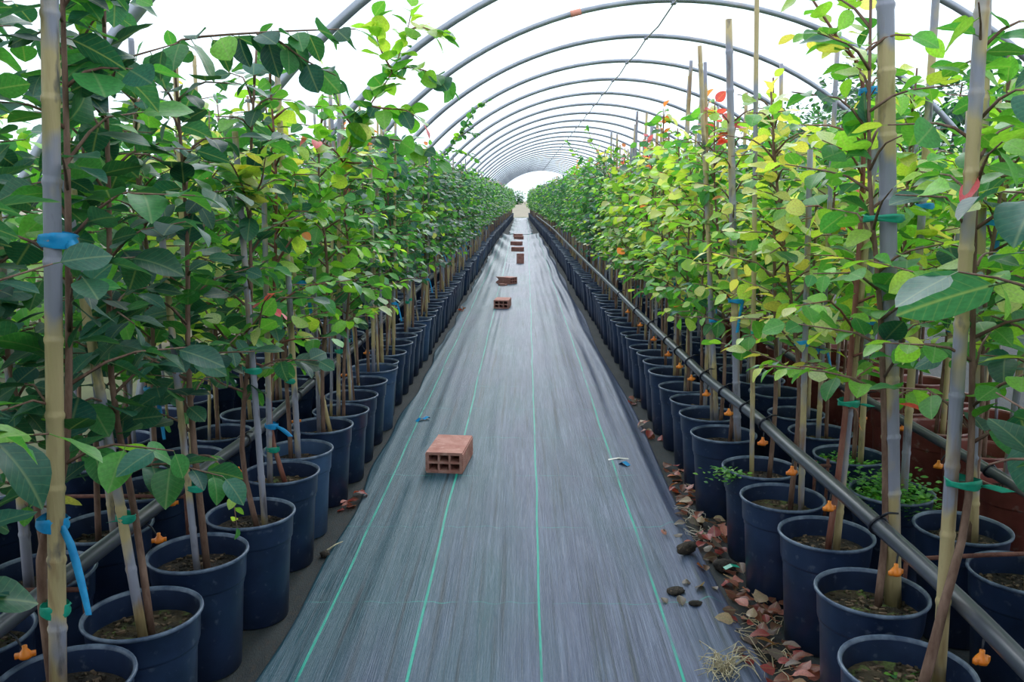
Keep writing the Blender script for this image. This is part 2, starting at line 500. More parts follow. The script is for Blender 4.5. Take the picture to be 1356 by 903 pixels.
# ---- hoops of the tunnel
HX, HZ, HR = 1.60, -0.60, 4.183
def hoop_pt(a, r=HR): return (HX + r * math.sin(a), 0, HZ + r * math.cos(a))
amax = math.acos((0.0 - HZ) / HR)
mb = MB()
mb.tube([hoop_pt(-amax + 2 * amax * k / 64) for k in range(65)], .030, 10)
hoop_me = mb.mesh('tube', M['steel'])
mb = MB()
mb.tube([(HX + .018 * math.cos(t), .034 * math.sin(t) * 0 - .0 + dy, HZ + HR - .03 + .0 + .018 * math.sin(t)) for dy in (0,) for t in np.linspace(0, 6.28, 9)], .006, 6)
mb.box((HX, 0, HZ + HR - .035), (.05, .08, .02))
clamp_me = mb.mesh('clamp', M['steel'], smooth=False)
for k in range(-5, 29):
    h = empty('tunnel_hoop', (0, 9.38 + 2 * k, 0))
    if k == 0:
        tag(h, 'bare metal tunnel hoop with a band of orange tape wrapped on it', 'hoop', 'hoops of the tunnel')
    else:
        tag(h, 'bare grey metal hoop arching over the rows, without tape', 'hoop', 'hoops of the tunnel')
    link('tube', hoop_me, h)
    link('clamp', clamp_me, h)
    if k == 0:
        mb = MB(); mb.tube([hoop_pt(a) for a in np.linspace(-.262, -.235, 5)], .034, 12)
        put(mb, 'tape', M['tape_orange'], h)
mb = MB()
pts = []
for k in range(-5, 29):
    y = 9.38 + 2 * k
    pts.append((HX, y, HZ + HR - .038))
    if k < 28: pts.append((HX, y + 1, HZ + HR - .075))
mb.tube(pts, .009, 6)
tag(put(mb, 'ridge_cord', M['cord']), 'thin cord strung from hoop to hoop along the ridge of the tunnel', 'cord')

# ================================================================== leaves
def leaf_template(w, curl, fold, wave, nst, nac, pet=.12):
    """blade along +x with length 1 from its base, petiole behind it"""
    V, UV, F = [], [], []
    ts = np.linspace(0, 1, nst + 2)[1:-1]
    V.append((pet, 0, 0)); UV.append((0, .5))
    for t in ts:
        hw = w / 2 * (math.sin(math.pi * t ** .88) ** .72)
        for j in range(nac):
            s = -1 + 2 * j / (nac - 1)
            z = fold * abs(s) * hw - curl * t * t + wave * math.sin(t * 9 + s * 2) * abs(s)
            V.append((pet + t * (1 - pet) , s * hw, z)); UV.append((t, .5 + .5 * s * (hw / (w / 2))))
    V.append((1.0, 0, -curl)); UV.append((1, .5))
    for j in range(nac - 1):
        F.append((0, 1 + j + 1, 1 + j)[::-1])
    for i in range(nst - 1):
        for j in range(nac - 1):
            a = 1 + i * nac + j
            F.append((a, a + nac, a + nac + 1, a + 1))
    l = len(V) - 1
    b = 1 + (nst - 1) * nac
    for j in range(nac - 1):
        F.append((b + j, l, b + j + 1))
    if pet == 0: return np.array(V), F, np.array(UV)
    k = len(V)          # petiole: a thin three-sided stalk
    for x, r in ((0, .012), (pet + .05, .010)):
        for q in range(3):
            a = q * 2.094
            V.append((x, r * math.cos(a), r * math.sin(a))); UV.append((0, .5))
    for q in range(3):
        q2 = (q + 1) % 3
        F.append((k + q, k + q2, k + 3 + q2, k + 3 + q))
    return np.array(V), F, np.array(UV)

SH_W = [(.60, .14, .16, .02), (.80, .08, .12, .02), (.46, .22, .22, .015), (.68, .30, .30, .03)]
XLO = [leaf_template(*a, 1, 3, 0) for a in SH_W]
HI = [leaf_template(*a, 6, 5) for a in SH_W]
LO = [leaf_template(*a, 3, 3) for a in SH_W]
PAL = dict(
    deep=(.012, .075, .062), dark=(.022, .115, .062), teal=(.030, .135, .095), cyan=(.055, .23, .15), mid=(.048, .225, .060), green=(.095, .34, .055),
    bright=(.20, .47, .065), lime=(.38, .58, .10), yellow=(.62, .62, .20), pale=(.60, .68, .36),
    red=(.78, .12, .17), orange=(.66, .22, .10))
PN = list(PAL)
STYLES = dict(
    bluish=dict(deep=4, dark=3, teal=5),
    shade=dict(deep=4, dark=5, teal=4, mid=3, green=.6, bright=.25),
    dark=dict(deep=1.5, dark=4, teal=3, mid=4, green=1.5, bright=.5),
    mid=dict(dark=2, teal=2.5, mid=4, green=3, bright=1.3, lime=.3),
    cool=dict(dark=2, teal=4, mid=2.5, cyan=2, green=1),
    fresh=dict(teal=1, mid=2.5, green=3.5, bright=3, lime=1.5, pale=.3, red=.05),
    lime=dict(mid=1.2, green=2.5, bright=3, lime=3, yellow=1.3, pale=.8, orange=.08),
    yellow=dict(mid=1, green=1.5, bright=1.5, lime=2.5, yellow=3, pale=1.5, orange=.1))
leaf_me = {}
def leaf_mesh(sh, c):
    if (sh, c) not in leaf_me:
        v, f, uv = HI[sh]
        mb = MB(); mb.add(v, f, 0, PAL[c], uv)
        leaf_me[(sh, c)] = mb.mesh('leaf_' + c, M['leaf'], True, True)
    return leaf_me[(sh, c)]

def interp(pts, t):
    """point and direction at fraction t of a polyline"""
    P = [Vector(p) for p in pts]
    L = [(P[i + 1] - P[i]).length for i in range(len(P) - 1)]
    s = t * sum(L)
    for i, l in enumerate(L):
        if s <= l or i == len(L) - 1:
            return P[i].lerp(P[i + 1], min(s / max(l, 1e-6), 1)), (P[i + 1] - P[i]).normalized()
        s -= l

def smooth_poly(pts, n=4):
    """catmull-rom through the points"""
    P = [Vector(p) for p in pts]
    P = [P[0] * 2 - P[1]] + P + [P[-1] * 2 - P[-2]]
    out = []
    for i in range(1, len(P) - 2):
        for k in range(n):
            t = k / n
            a, b, c, d = P[i - 1], P[i], P[i + 1], P[i + 2]
            out.append(.5 * ((2 * b) + (c - a) * t + (2 * a - 5 * b + 4 * c - d) * t * t + (3 * b - a - 3 * c + d) * t ** 3))
    out.append(P[-2])
    return out

def leaf_frame(p, d, n, s):
    d = d.normalized()
    y = n.cross(d)
    if y.length < 1e-3: y = Vector((1, 0, 0)).cross(d)
    y.normalize()
    z = d.cross(y)
    m = Matrix((d, y, z)).transposed().to_4x4()
    return Matrix.Translation(p) @ m @ Matrix.Diagonal((s, s, s, 1))

def leaves_along(pts, rng, style, size, spacing, t0=.2, shape_w=(4, 3, 1.5, 1.5), droop=.25, tipcol=None):
    length = sum((Vector(pts[i + 1]) - Vector(pts[i])).length for i in range(len(pts) - 1))
    n = max(2, int(length * (1 - t0) / spacing))
    ks, ws = list(STYLES[style]), list(STYLES[style].values())
    out = []
    side = rng.choice((-1, 1))
    for i in range(n + 1):
        t = t0 + (1 - t0) * i / n
        p, d = interp(pts, min(t, 1))
        side = -side
        up = Vector((0, 0, 1))
        lat = d.cross(up)
        if lat.length < .3:
            a = rng.uniform(0, 6.28); lat = Vector((math.cos(a), math.sin(a), 0))
        lat.normalize()
        if i == n: dirv = d + Vector((0, 0, -.2))
        else: dirv = lat * side * rng.uniform(.5, 1.1) + d * rng.uniform(.2, .8)
        dirv += Vector((rng.gauss(0, .3), rng.gauss(0, .3), rng.gauss(-droop, .35)))
        nrm = up + Vector((rng.gauss(0, .45), rng.gauss(0, .45), rng.gauss(0, .2)))
        c = rng.choices(ks, ws)[0]
        if tipcol and t > .8: c = tipcol
        s = size * rng.uniform(.7, 1.25) * (1 - .25 * max(0, t - .7) / .3)
        out.append((leaf_frame(p, dirv, nrm, s), rng.choices(range(4), shape_w)[0], c))
    return out

def gen_plan(rng, style, trunk=None, top=2.0, low=.72, nb=13, size=.085, spacing=.042, spread=1.0, extra=(), tip=None, side=None):
    """trunk, branches and leaves of one sapling in local coordinates"""
    if trunk is None:
        lx, ly = rng.uniform(-.06, .06), rng.uniform(-.06, .06)
        bx, by = rng.uniform(-.04, .04), rng.uniform(-.04, .04)
        trunk = [(bx, by, .33), (bx + lx * .2, by + ly * .4, .7), (bx + lx, by + ly * .6, 1.2), (bx + lx * .6, by + ly, 1.6), (bx + lx * 1.3, by + ly * 1.4, top)]
    tp = smooth_poly(trunk, 3)
    zt, z0 = tp[-1].z, tp[0].z
    branches, trunk_leaves = [], []
    az = rng.uniform(0, 6.28)
    for i in range(nb):
        z = low + (zt - .1 - low) * (i + rng.uniform(0, .6)) / nb
        t = (z - z0) / (zt - z0)
        p, d = interp(tp, t)
        az += 2.4 + rng.uniform(-.4, .4)
        frac = (z - low) / max(zt - low, .1)
        ln = spread * rng.uniform(.18, .36) * (1.0 - .45 * frac)
        el = rng.uniform(.25, .75) + .3 * frac
        h = Vector((math.cos(az), math.sin(az), 0))
        p1 = p + h * ln * .5 * math.cos(el) + Vector((0, 0, ln * .5 * math.sin(el)))
        p2 = p + h * ln * math.cos(el * .7) + Vector((0, 0, ln * math.sin(el * .7) * rng.uniform(.5, 1)))
        pts = [p, p.lerp(p1, .55) + Vector((0, 0, .01)), p1, p2]
        branches.append((pts, leaves_along(pts, rng, style, size, spacing, .18)))
    for pts, st, sz, sp, dr, tc in extra:
        pp = smooth_poly(pts, 3)
        branches.append((pp, leaves_along(pp, rng, st, sz, sp, .12, droop=dr, tipcol=tc)))
    seg = [p for p in tp if p.z > low]
    if len(seg) > 1:
        trunk_leaves = leaves_along(seg, rng, style, size, spacing * .9, .05, tipcol=tip)
    return tp, branches, trunk_leaves

def trunk_mesh(tp, r0=.011, r1=.0035, mat=None, sides=7):
    mb = MB(); n = len(tp)
    mb.tube(tp, [r0 + (r1 - r0) * i / (n - 1) for i in range(n)], sides)
    return mb

def cane_mb(p0, p1, r=.013, sides=10, bend=None):
    """bamboo cane with nodes"""
    mb = MB()
    a, b = Vector(p0), Vector(p1)
    L = (b - a).length
    pts, rad = [], []
    z, k = 0.0, 0
    node = .17
    off = (a.x * 13.7 + a.y * 7.1) % .1
    while z < L:
        pts.append(z); rad.append(r * (1 - .12 * z / L))
        nx = off + node * (k + 1)
        if nx < L - .03:
            for dz, q in ((-.012, 1.0), (-.003, 1.13), (.003, 1.13), (.010, .98)):
                pts.append(nx + dz); rad.append(r * q * (1 - .12 * nx / L))
        k += 1
        z = nx + .015
    pts = [q for q in pts if q < L] + [L]
    rad = rad[:len(pts)]
    while len(rad) < len(pts): rad.append(r * .88)
    mid = Vector(bend) if bend else Vector((0, 0, 0))
    mb.tube([a.lerp(b, q / L) + mid * math.sin(math.pi * q / L) for q in pts], rad, sides)
    return mb

def tie_mb(c, r, h=.018, tail=None, axis=None):
    """tape wound round cane and stem, with optional hanging end"""
    mb = MB()
    sides = 14
    c = Vector(c)
    V, F = [], []
    for i, (rr, z) in enumerate(((r * .97, -h / 2), (r * 1.06, -h * .2), (r * 1.0, h * .1), (r * 1.07, h * .3), (r * .98, h / 2))):
        for k in range(sides):
            a = 2 * math.pi * k / sides
            wob = 1 + .05 * math.sin(3 * a + i * 2)
            V.append((c.x + rr * wob * math.cos(a) * 1.15, c.y + rr * wob * math.sin(a), c.z + z + .003 * math.sin(a * 2 + i)))
    for i in range(4):
        for k in range(sides):
            k2 = (k + 1) % sides
            F.append((i * sides + k, i * sides + k2, (i + 1) * sides + k2, (i + 1) * sides + k))
    mb.add(V, F)
    if tail:
        dx, dy, dz, w = tail
        V, F = [], []
        n = 6
        for i in range(n):
            t = i / (n - 1)
            x = c.x + r + dx * t ** .7; y = c.y - r * .6 + dy * t; z = c.z + dz * t
            for e in (-1, 1):
                for th in (-.0007, .0007):
                    V.append((x + e * w / 2, y + th + e * .003 * math.sin(t * 4), z + .002 * e))
        for i in range(n - 1):
            a = i * 4
            F += [(a, a + 2, a + 6, a + 4), (a + 1, a + 5, a + 7, a + 3), (a, a + 4, a + 5, a + 1), (a + 2, a + 3, a + 7, a + 6)]
        mb.add(V, F)
    return mb

# ---- pots
POT_PROF = [(.0, .0), (.110, .0), (.117, .006), (.137, .298), (.1375, .304), (.1445, .309), (.1455, .316), (.1505, .389), (.152, .394)]
RIM_PROF = [(.1515, .390), (.157, .3925), (.1595, .397), (.1585, .4025), (.1545, .4045), (.150, .4015), (.1475, .394), (.1473, .392)]
IN_PROF = [(.1474, .3935), (.1435, .335), (.139, .29)]
def pot_mesh(k, n):
    mb = MB(); mb.lathe(POT_PROF, n); mb.lathe(IN_PROF, n)
    return mb.mesh('pot', M[k])
POT = {k: pot_mesh(k, 40) for k in ('pot', 'pot_blue', 'pot_red')}
POT_LO = {k: pot_mesh(k, 22) for k in ('pot', 'pot_blue', 'pot_red')}
mb = MB(); mb.lathe(RIM_PROF, 40); RIM = {k: mb.mesh('rim', M[k]) for k in ('rim', 'rim_red')}
def link_pot(pk, root, lo=False):
    p = link('pot', (POT_LO if lo else POT)[pk], root)
    link('rim', RIM['rim_red' if pk == 'pot_red' else 'rim'], p)
    return p
def soil_mesh(seed, mat, zs=.335):
    r = np.random.RandomState(seed)
    mb = MB(); V = [(0, 0, zs + .006)]; F = []
    rings, sides = 9, 30
    for i in range(1, rings + 1):
        rr = .1425 * i / rings
        for k in range(sides):
            a = 6.2832 * (k + .5 * (i % 2)) / sides
            z = zs + .004 * math.sin(a * 2 + seed) + r.uniform(-.006, .006) * (i < rings)
            V.append((rr * math.cos(a), rr * math.sin(a), z))
    for k in range(sides): F.append((0, 1 + k, 1 + (k + 1) % sides))
    for i in range(rings - 1):
        for k in range(sides):
            k2 = (k + 1) % sides
            a, b = 1 + i * sides, 1 + (i + 1) * sides
            F.append((a + k, b + k, b + k2, a + k2))
    mb.add(V, F)
    for q in range(70):      # crumbs and bark bits
        a, rr = r.uniform(0, 6.28), .13 * math.sqrt(r.uniform(0, 1))
        s = r.uniform(.003, .008)
        mb.box((rr * math.cos(a), rr * math.sin(a), zs + .003), (s * 2, s, s), r.uniform(0, 3))
    for q in range(60):
        a, rr = r.uniform(0, 6.28), .132 * math.sqrt(r.uniform(0, 1))
        s = r.uniform(.004, .010)
        mb.box((rr * math.cos(a), rr * math.sin(a), zs + .004), (s * 2.4, s, s * .6), r.uniform(0, 3), 1)
    return mb.mesh('soil', [M[mat], M['mulch']], smooth=False)
SOIL = [soil_mesh(i, 'soil' if i % 3 else 'soil_moss') for i in range(6)]

POT_XY = []
CLEAR = []      # straight canes and tapes that no leaf hangs in front of: (bottom, top, half width) in world space
def hides(w):
    for a, b, hw, lo, hi in CLEAR:
        t = (w.z - a.z) / (b.z - a.z)
        yc = a.y + (b.y - a.y) * t
        if w.y > yc + .03 or w.y < .3: continue
        k = yc / w.y
        z2 = CAM_H + (w.z - CAM_H) * k
        if not lo < z2 < hi: continue
        t = (z2 - a.z) / (b.z - a.z)
        if abs(w.x * k - (a.x + (b.x - a.x) * t)) < hw: return True
    return False
def build_hero(spec):
    rng = random.Random(spec['seed'])
    root = empty('potted_sapling', (spec['x'], spec['y'], 0))
    tag(root, spec['label'], 'sapling', spec.get('group'))
    pk = spec.get('pot', 'pot')
    if spec['seed'] < 40: POT_XY.append((spec['x'], spec['y']))
    link_pot(pk, root)
    so = link('soil', SOIL[spec['seed'] % 6] if 'soil' not in spec else SOIL[spec['soil']], root)
    so.rotation_euler = (0, 0, rng.uniform(0, 6))
    tp, branches, tl = gen_plan(rng, spec.get('style', 'dark'), spec.get('trunk'), spec.get('top', 2.0), spec.get('low', .78), int(spec.get('nb', 12) * spec.get('dens', 1.8)),
                                spec.get('size', .09) * 1.12, spec.get('spacing', .033), spec.get('spread', 1.15), spec.get('extra', ()), spec.get('tip'))
    tr = put(trunk_mesh(tp, spec.get('tr', .011)), 'trunk', M[spec.get('bark', 'bark')], root)
    for cn in spec['canes']:
        put(cane_mb(cn[0], cn[1], cn[2]), 'cane', M['cane'], root)
    for (c, r, k, tail) in spec.get('ties', ()):
        put(tie_mb(c, r, spec.get('tie_h', .02), tail), 'tie', M[k], root)
    off = Vector((spec['x'], spec['y'], 0))
    for m, sh, c in tl:
        if hides(m @ Vector((.55, 0, 0)) + off): continue
        o = link('leaf', leaf_mesh(sh, c), tr); o.matrix_local = m
    for pts, lv in branches:
        n = len(pts); mb = MB()
        mb.tube(pts, [.0048 - .0032 * i / (n - 1) for i in range(n)], 5)
        br = put(mb, 'branch', M[spec.get('twig', 'bark')], root)
        for m, sh, c in lv:
            if hides(m @ Vector((.55, 0, 0)) + off): continue
            o = link('leaf', leaf_mesh(sh, c), br); o.matrix_local = m
    return root

def foliage_mb(branches, tl, rng, mb=None, mat=0, coarse=False):
    mb = mb or MB()
    q = 0
    for lv in [tl] + [b[1] for b in branches]:
        for m, sh, c in lv:
            q += 1
            if coarse and q % 2: continue
            v, f, uv = (XLO if coarse else LO)[sh]
            if coarse: v = v * 1.35
            A = np.array(m)
            w = v @ A[:3, :3].T + A[:3, 3]
            j = rng.uniform(.8, 1.2)
            mb.add(w, f, mat, tuple(min(1, e * j) for e in PAL[c]), uv)
    return mb

STEMS = {}
def build_variant(seed, style, pk, size, top, cane_top, tiecol, tip=None, low=.86, lo=True):
    rng = random.Random(seed)
    root = empty('potted_sapling', (0, 0, 0))
    link_pot(pk, root, True)
    link('soil', SOIL[seed % 6], root)
    tp, br, tl = gen_plan(rng, style, None, top, low, 25, size * 1.15, .031, 1.2, (), tip)
    put(trunk_mesh(tp, .0105, .003, None, 6), 'trunk', M['bark'], root)
    mb = MB()
    for pts, lv in br: mb.tube(pts, [.0042, .0036, .003, .0015][:len(pts)], 4, False)
    put(mb, 'branches', M['bark'], root)
    cx, cy = tp[0].x + rng.choice((-1, 1)) * rng.uniform(.02, .05), tp[0].y + rng.uniform(-.04, .04)
    e = Vector((cx + rng.uniform(-.08, .08), cy + rng.uniform(-.05, .05), cane_top))
    put(cane_mb((cx, cy, .3), e, rng.uniform(.010, .014), 7), 'cane', M['cane'], root)
    def at_z(a, b, z): t = (z - a[2]) / (b[2] - a[2]); return a[0] + (b[0] - a[0]) * t, a[1] + (b[1] - a[1]) * t
    stems = []
    for z in (.56, .60, .64):
        for p, q in zip(tp[:-1], tp[1:]):
            if p.z <= z <= q.z: stems.append((*at_z(p, q, z), .0105))
        stems.append((*at_z((cx, cy, .3), e, z), .0155))
    if seed % 3:
        c0, c1 = (cx - .05, cy + .03, .3), (cx + rng.uniform(-.02, .09), cy + .02, rng.uniform(1.1, 1.5))
        put(cane_mb(c0, c1, .0085, 6), 'cane', M['cane'], root)
        stems += [(*at_z(c0, c1, z), .0095) for z in (.56, .60, .64)]
    STEMS[seed] = stems
    z = rng.uniform(.62, 1.0)
    t = (z - .3) / (cane_top - .3)
    c = Vector((cx, cy, .3)).lerp(e, t)
    put(tie_mb(c, .019, .022, (.03, -.01, -rng.uniform(.05, .16), .012) if tiecol == 'blue_tape' else None), 'tie', M[tiecol], root)
    fo = put(foliage_mb(br, tl, rng), 'foliage', M['leaf'], root, True, True)
    tag(fo, kind='stuff')
    return root, (tp, br, tl)

# ================================================================== near saplings, one by one
def H(x, y, label, **k):
    d = dict(x=x, y=y, label=label); d.update(k); return d
NEAR = [
 # ---- row beside the bricks
 H(-1.05, 1.42, 'dark sapling next to the thick blue-taped cane, on the side away from bricks', seed=1, style='shade', size=.105, top=2.15,
   canes=[((.03, 0, .3), (.0, .02, 2.0), .012)], ties=[((.02, .0, .8), .024, 'green_tape', None)], spread=1.0, nb=9),
 H(-1.084, 1.84, 'sapling tied to a thick tan bamboo cane with bright blue tape halfway up', seed=2, style='shade', size=.10, nb=13,
   trunk=[(-.03, .0, .33), (-.03, .0, .7), (.04, .02, .95), (.085, .03, 1.46), (.11, .04, 1.95), (.12, .05, 2.35)], tr=.013,
   canes=[((-.008, -.03, .30), (.145, -.03, 2.25), .0195)],
   ties=[((.085, -.015, 1.44), .034, 'blue_tape', (.012, -.005, -.03, .02)), ((.018, -.02, .80), .030, 'blue_tape', (.06, -.03, -.20, .016)), ((.005, -.02, .59), .028, 'green_tape', None)],
   tie_h=.03, clear=[(0, .055, .3, 2.4)]),
 H(-1.044, 2.17, 'sapling whose bare grey cane leans back, green tape low on the cane', seed=3, style='shade', size=.10, nb=12,
   trunk=[(.02, .0, .33), (-.005, .01, .67), (-.045, .02, 1.06), (-.03, .05, 1.5), (.0, .05, 2.05), (.05, .04, 2.38)],
   canes=[((.008, -.02, .30), (-.11, -.02, 1.62), .0135)], ties=[((-.022, -.01, .68), .022, 'green_tape', (-.06, -.01, -.005, .012))]),
 H(-1.044, 2.574, 'sapling with low drooping shoot of round leaves and long dark overhead branch', seed=4, style='shade', size=.088, nb=11,
   trunk=[(.025, .006, .33), (.004, .006, .93), (.023, .02, 1.44), (.016, .02, 1.96)], tr=.012, top=2.0,
   canes=[((.0, -.012, .30), (-.045, -.012, 1.5), .011)], ties=[((.006, .0, .62), .026, 'green_tape', None)],
   extra=[([(.014, 0, 1.93), (.05, 0, 1.985), (.272, 0, 2.005), (.438, 0, 2.012), (.56, 0, 2.015)], 'shade', .11, .028, .75, None),
          ([(.272, 0, 2.003), (.337, 0, 1.98), (.412, 0, 1.927), (.50, 0, 1.884)], 'shade', .105, .03, .7, None),
          ([(.01, 0, .72), (.05, -.05, .74), (.10, -.08, .74), (.145, -.08, .66), (.16, -.08, .52)], 'fresh', .058, .03, .2, None)]),
 H(-.982, 2.92, 'sapling with green tape on two crossing stems in a leaning navy pot', seed=5, style='dark', size=.085, nb=12,
   trunk=[(.022, .0, .33), (-.019, .0, .64), (.03, .02, 1.10), (.06, .0, 1.6), (.10, .02, 2.05)],
   canes=[((.055, -.012, .30), (.02, -.012, 1.75), .0115)], ties=[((.036, .0, .93), .026, 'green_tape', (-.05, 0, .0, .014))],
   extra=[([(.0, 0, 1.05), (.06, -.05, 1.10), (.12, -.08, 1.16), (.17, -.1, 1.15)], 'fresh', .07, .03, .1, 'red'),
          ([(.0, 0, .98), (-.05, -.10, 1.10), (-.08, -.17, 1.20), (-.12, -.22, 1.22)], 'fresh', .085, .03, .0, None),
          ([(.02, 0, 1.0), (.09, -.10, 1.08), (.13, -.16, 1.18), (.17, -.2, 1.22)], 'fresh', .08, .028, .0, 'red'),
          ([(.05, 0, 1.45), (.06, -.08, 1.56), (.05, -.16, 1.64), (.02, -.22, 1.68)], 'yellow', .085, .013, .0, None),
          ([(.05, 0, 1.5), (.12, -.08, 1.58), (.16, -.15, 1.66)], 'yellow', .085, .013, .0, None)]),
 H(-1.002, 3.385, 'sapling with reddish branch reaching up over the path, pale leaves at its end', seed=6, style='mid', size=.08, nb=12,
   trunk=[(.02, .0, .33), (-.035, .0, .62), (.0, .01, 1.1), (.03, .02, 1.6), (.02, .02, 2.1)],
   canes=[((-.046, -.01, .30), (-.01, -.01, 1.62), .012)], ties=[((-.03, .0, .50), .024, 'green_tape', None), ((-.03, .0, .60), .024, 'blue_tape', (.06, -.01, -.04, .02))], bark='bark_red', twig='bark_red',
   extra=[([(.01, 0, 1.25), (.10, -.02, 1.38), (.225, 0, 1.536), (.304, 0, 1.667), (.414, 0, 1.883), (.505, 0, 2.01), (.565, 0, 2.163), (.583, 0, 2.24)], 'fresh', .10, .013, .0, None),
          ([(.414, 0, 1.883), (.47, -.03, 1.87), (.56, -.05, 1.86), (.62, -.05, 1.82)], 'fresh', .095, .018, .2, None),
          ([(.304, 0, 1.667), (.40, -.03, 1.66), (.47, -.05, 1.63)], 'mid', .08, .04, .3, None),
          ([(.565, 0, 2.16), (.62, -.02, 2.17), (.70, -.03, 2.14)], 'lime', .095, .014, .1, None),
          ([(.505, 0, 2.01), (.56, .03, 2.03), (.65, .04, 2.01), (.72, .04, 1.96)], 'fresh', .095, .016, .15, None),
          ([(.505, 0, 2.01), (.46, -.02, 2.10), (.44, -.03, 2.20)], 'lime', .09, .014, .1, None),
          ([(.36, 0, 1.78), (.30, -.03, 1.88), (.26, -.05, 1.99)], 'fresh', .09, .016, .1, None),
          ([(.304, 0, 1.667), (.27, -.05, 1.72), (.20, -.1, 1.76)], 'lime', .085, .028, .1, 'red'),
          ([(.36, 0, 1.77), (.46, .03, 1.76), (.58, .04, 1.74), (.66, .04, 1.68)], 'mid', .095, .017, .25, None)]),
 H(-1.015, 3.708, 'sapling in paler blue pot, tall pole-like cane and yellow-green crown', seed=7, style='lime', size=.08, nb=13, pot='pot_blue',
   canes=[((.0, .0, .30), (-.02, .0, 2.18), .0135)], ties=[((-.02, .0, .72), .022, 'green_tape', None)],
   extra=[([(0, 0, 1.45), (-.06, -.08, 1.55), (-.1, -.16, 1.64), (-.16, -.2, 1.70)], 'yellow', .085, .018, .0, None), ([(0, 0, 1.5), (.06, -.08, 1.58), (.08, -.18, 1.66)], 'yellow', .085, .018, .0, None), ([(0, 0, 1.4), (-.02, -.1, 1.50), (-.02, -.2, 1.60)], 'yellow', .085, .018, .0, None)]),
 H(-1.004, 4.123, 'sapling beside pink fallen leaves, blue tape hanging from its crossed canes', seed=8, style='fresh', size=.08, nb=13,
   canes=[((.055, .0, .30), (-.13, .0, 1.3), .011), ((-.02, .02, .3), (-.01, .02, 1.4), .010)], ties=[((-.06, .0, .92), .022, 'green_tape', None), ((-.08, .01, 1.12), .024, 'blue_tape', (.03, -.01, -.15, .016))]),
 # ---- row beside the folded mat edge
 H(1.02, 1.38, 'big-leaved bluish sapling next to the pot with crossing stem and cane', seed=11, style='bluish', size=.13, top=1.72, low=.95, nb=6, dens=1.2, spacing=.06,
   extra=[([(.0, .0, 1.2), (-.08, .0, 1.33), (-.2, .02, 1.39), (-.30, .02, 1.41)], 'bluish', .16, .075, .1, None), ([(.0, .0, 1.35), (-.08, .0, 1.46), (-.16, .02, 1.53), (-.24, .02, 1.54)], 'bluish', .15, .07, .2, None), ([(.0, .0, .95), (-.08, .0, 1.06), (-.16, .02, 1.09), (-.22, .02, 1.08)], 'bluish', .15, .07, .1, None)],
   trunk=[(-.05, 0, .33), (-.05, 0, .7), (-.01, 0, 1.2), (0, 0, 1.45), (.01, 0, 1.72)],
   canes=[((-.032, .03, .3), (.08, .03, 1.9), .014)], ties=[((-.02, .02, .75), .030, 'green_tape', None)], spread=.9),
 H(.942, 1.909, 'sapling whose rough brown stem crosses its grey cane above a mossy pot', seed=12, soil=3, style='fresh', size=.085, nb=11, low=.95,
   trunk=[(.021, -.03, .33), (.06, -.03, .58), (.11, .0, .837), (.10, .04, 1.30), (.06, .05, 2.0)], tr=.014,
   canes=[((.091, .021, .30), (.045, .021, 2.2), .0165)], ties=[((.10, .01, .87), .034, 'green_tape', (.05, -.02, -.01, .03))], clear=[(0, .05, .3, 1.2), (0, .04, 1.55, 2.3)]),
 H(1.022, 2.319, 'sapling with thick straight tan cane wrapped in green tape above a mossy pot', seed=13, soil=0, style='fresh', size=.08, nb=12, low=.9,
   trunk=[(.04, .04, .33), (.046, .05, .62), (-.01, .05, 1.2), (-.07, .05, 1.6), (-.10, .05, 2.1)], tr=.012,
   canes=[((.096, .06, .30), (-.076, .06, 2.30), .0245)], ties=[((-.02, .055, 1.475), .046, 'green_tape', None)], clear=[(0, .055, .3, .95), (0, .05, 1.40, 2.4)]),
 H(1.044, 2.752, 'sapling with forked red-brown top stem bound to cane with blue tape', seed=14, style='lime', size=.08, nb=12, low=.85, bark='bark_red', twig='bark_red',
   trunk=[(.0, -.02, .33), (.029, -.02, .79), (.042, -.01, 1.44), (.022, 0, 1.884), (-.049, 0, 1.997), (-.162, 0, 2.15)],
   canes=[((.037, .0, .30), (.085, .0, 2.1), .0125)], ties=[((.05, .0, 1.86), .032, 'blue_tape', None), ((.045, -.005, .86), .03, 'green_tape', (.04, 0, -.01, .02))],
   extra=[([(.03, 0, .84), (.05, -.05, .85), (.06, -.06, .81)], 'yellow', .06, .04, .3, 'orange')]),
 H(1.003, 3.107, 'yellow-leaved sapling with tan cane and red litter around its stem', seed=15, style='yellow', size=.075, nb=14, low=.85,
   trunk=[(.045, .04, .33), (.055, .04, .8), (-.01, .02, 1.2), (-.08, 0, 1.56), (-.12, 0, 1.9)],
   canes=[((.075, .0, .30), (.03, .0, 1.7), .0115)], ties=[((.04, .0, 1.0), .024, 'blue_tape', None)]),
 H(1.018, 3.47, 'sapling with ferny weed spilling over its pot rim and a slim tall cane', seed=16, style='lime', size=.075, nb=13, low=.85,
   trunk=[(.05, .03, .33), (.06, .03, .7), (.03, .03, 1.2), (0, .02, 1.6), (-.02, .02, 2.0)],
   canes=[((-.031, .0, .30), (-.11, .0, 2.45), .010)], ties=[((-.04, .0, .98), .022, 'green_tape', None)]),
 H(.986, 3.992, 'sapling with stout grey cane standing far above its yellow-green leaves', seed=17, style='yellow', size=.07, nb=14, low=.85,
   trunk=[(.045, .05, .33), (.055, .05, .7), (.02, .04, 1.2), (0, .02, 1.6), (-.02, .02, 2.0)],
   canes=[((.074, .0, .30), (-.057, .0, 2.32), .0175)], ties=[((.03, .0, 1.05), .030, 'blue_tape', (-.02, 0, -.15, .015))], tip='red', clear=[(0, .05, 1.5, 2.4)]),
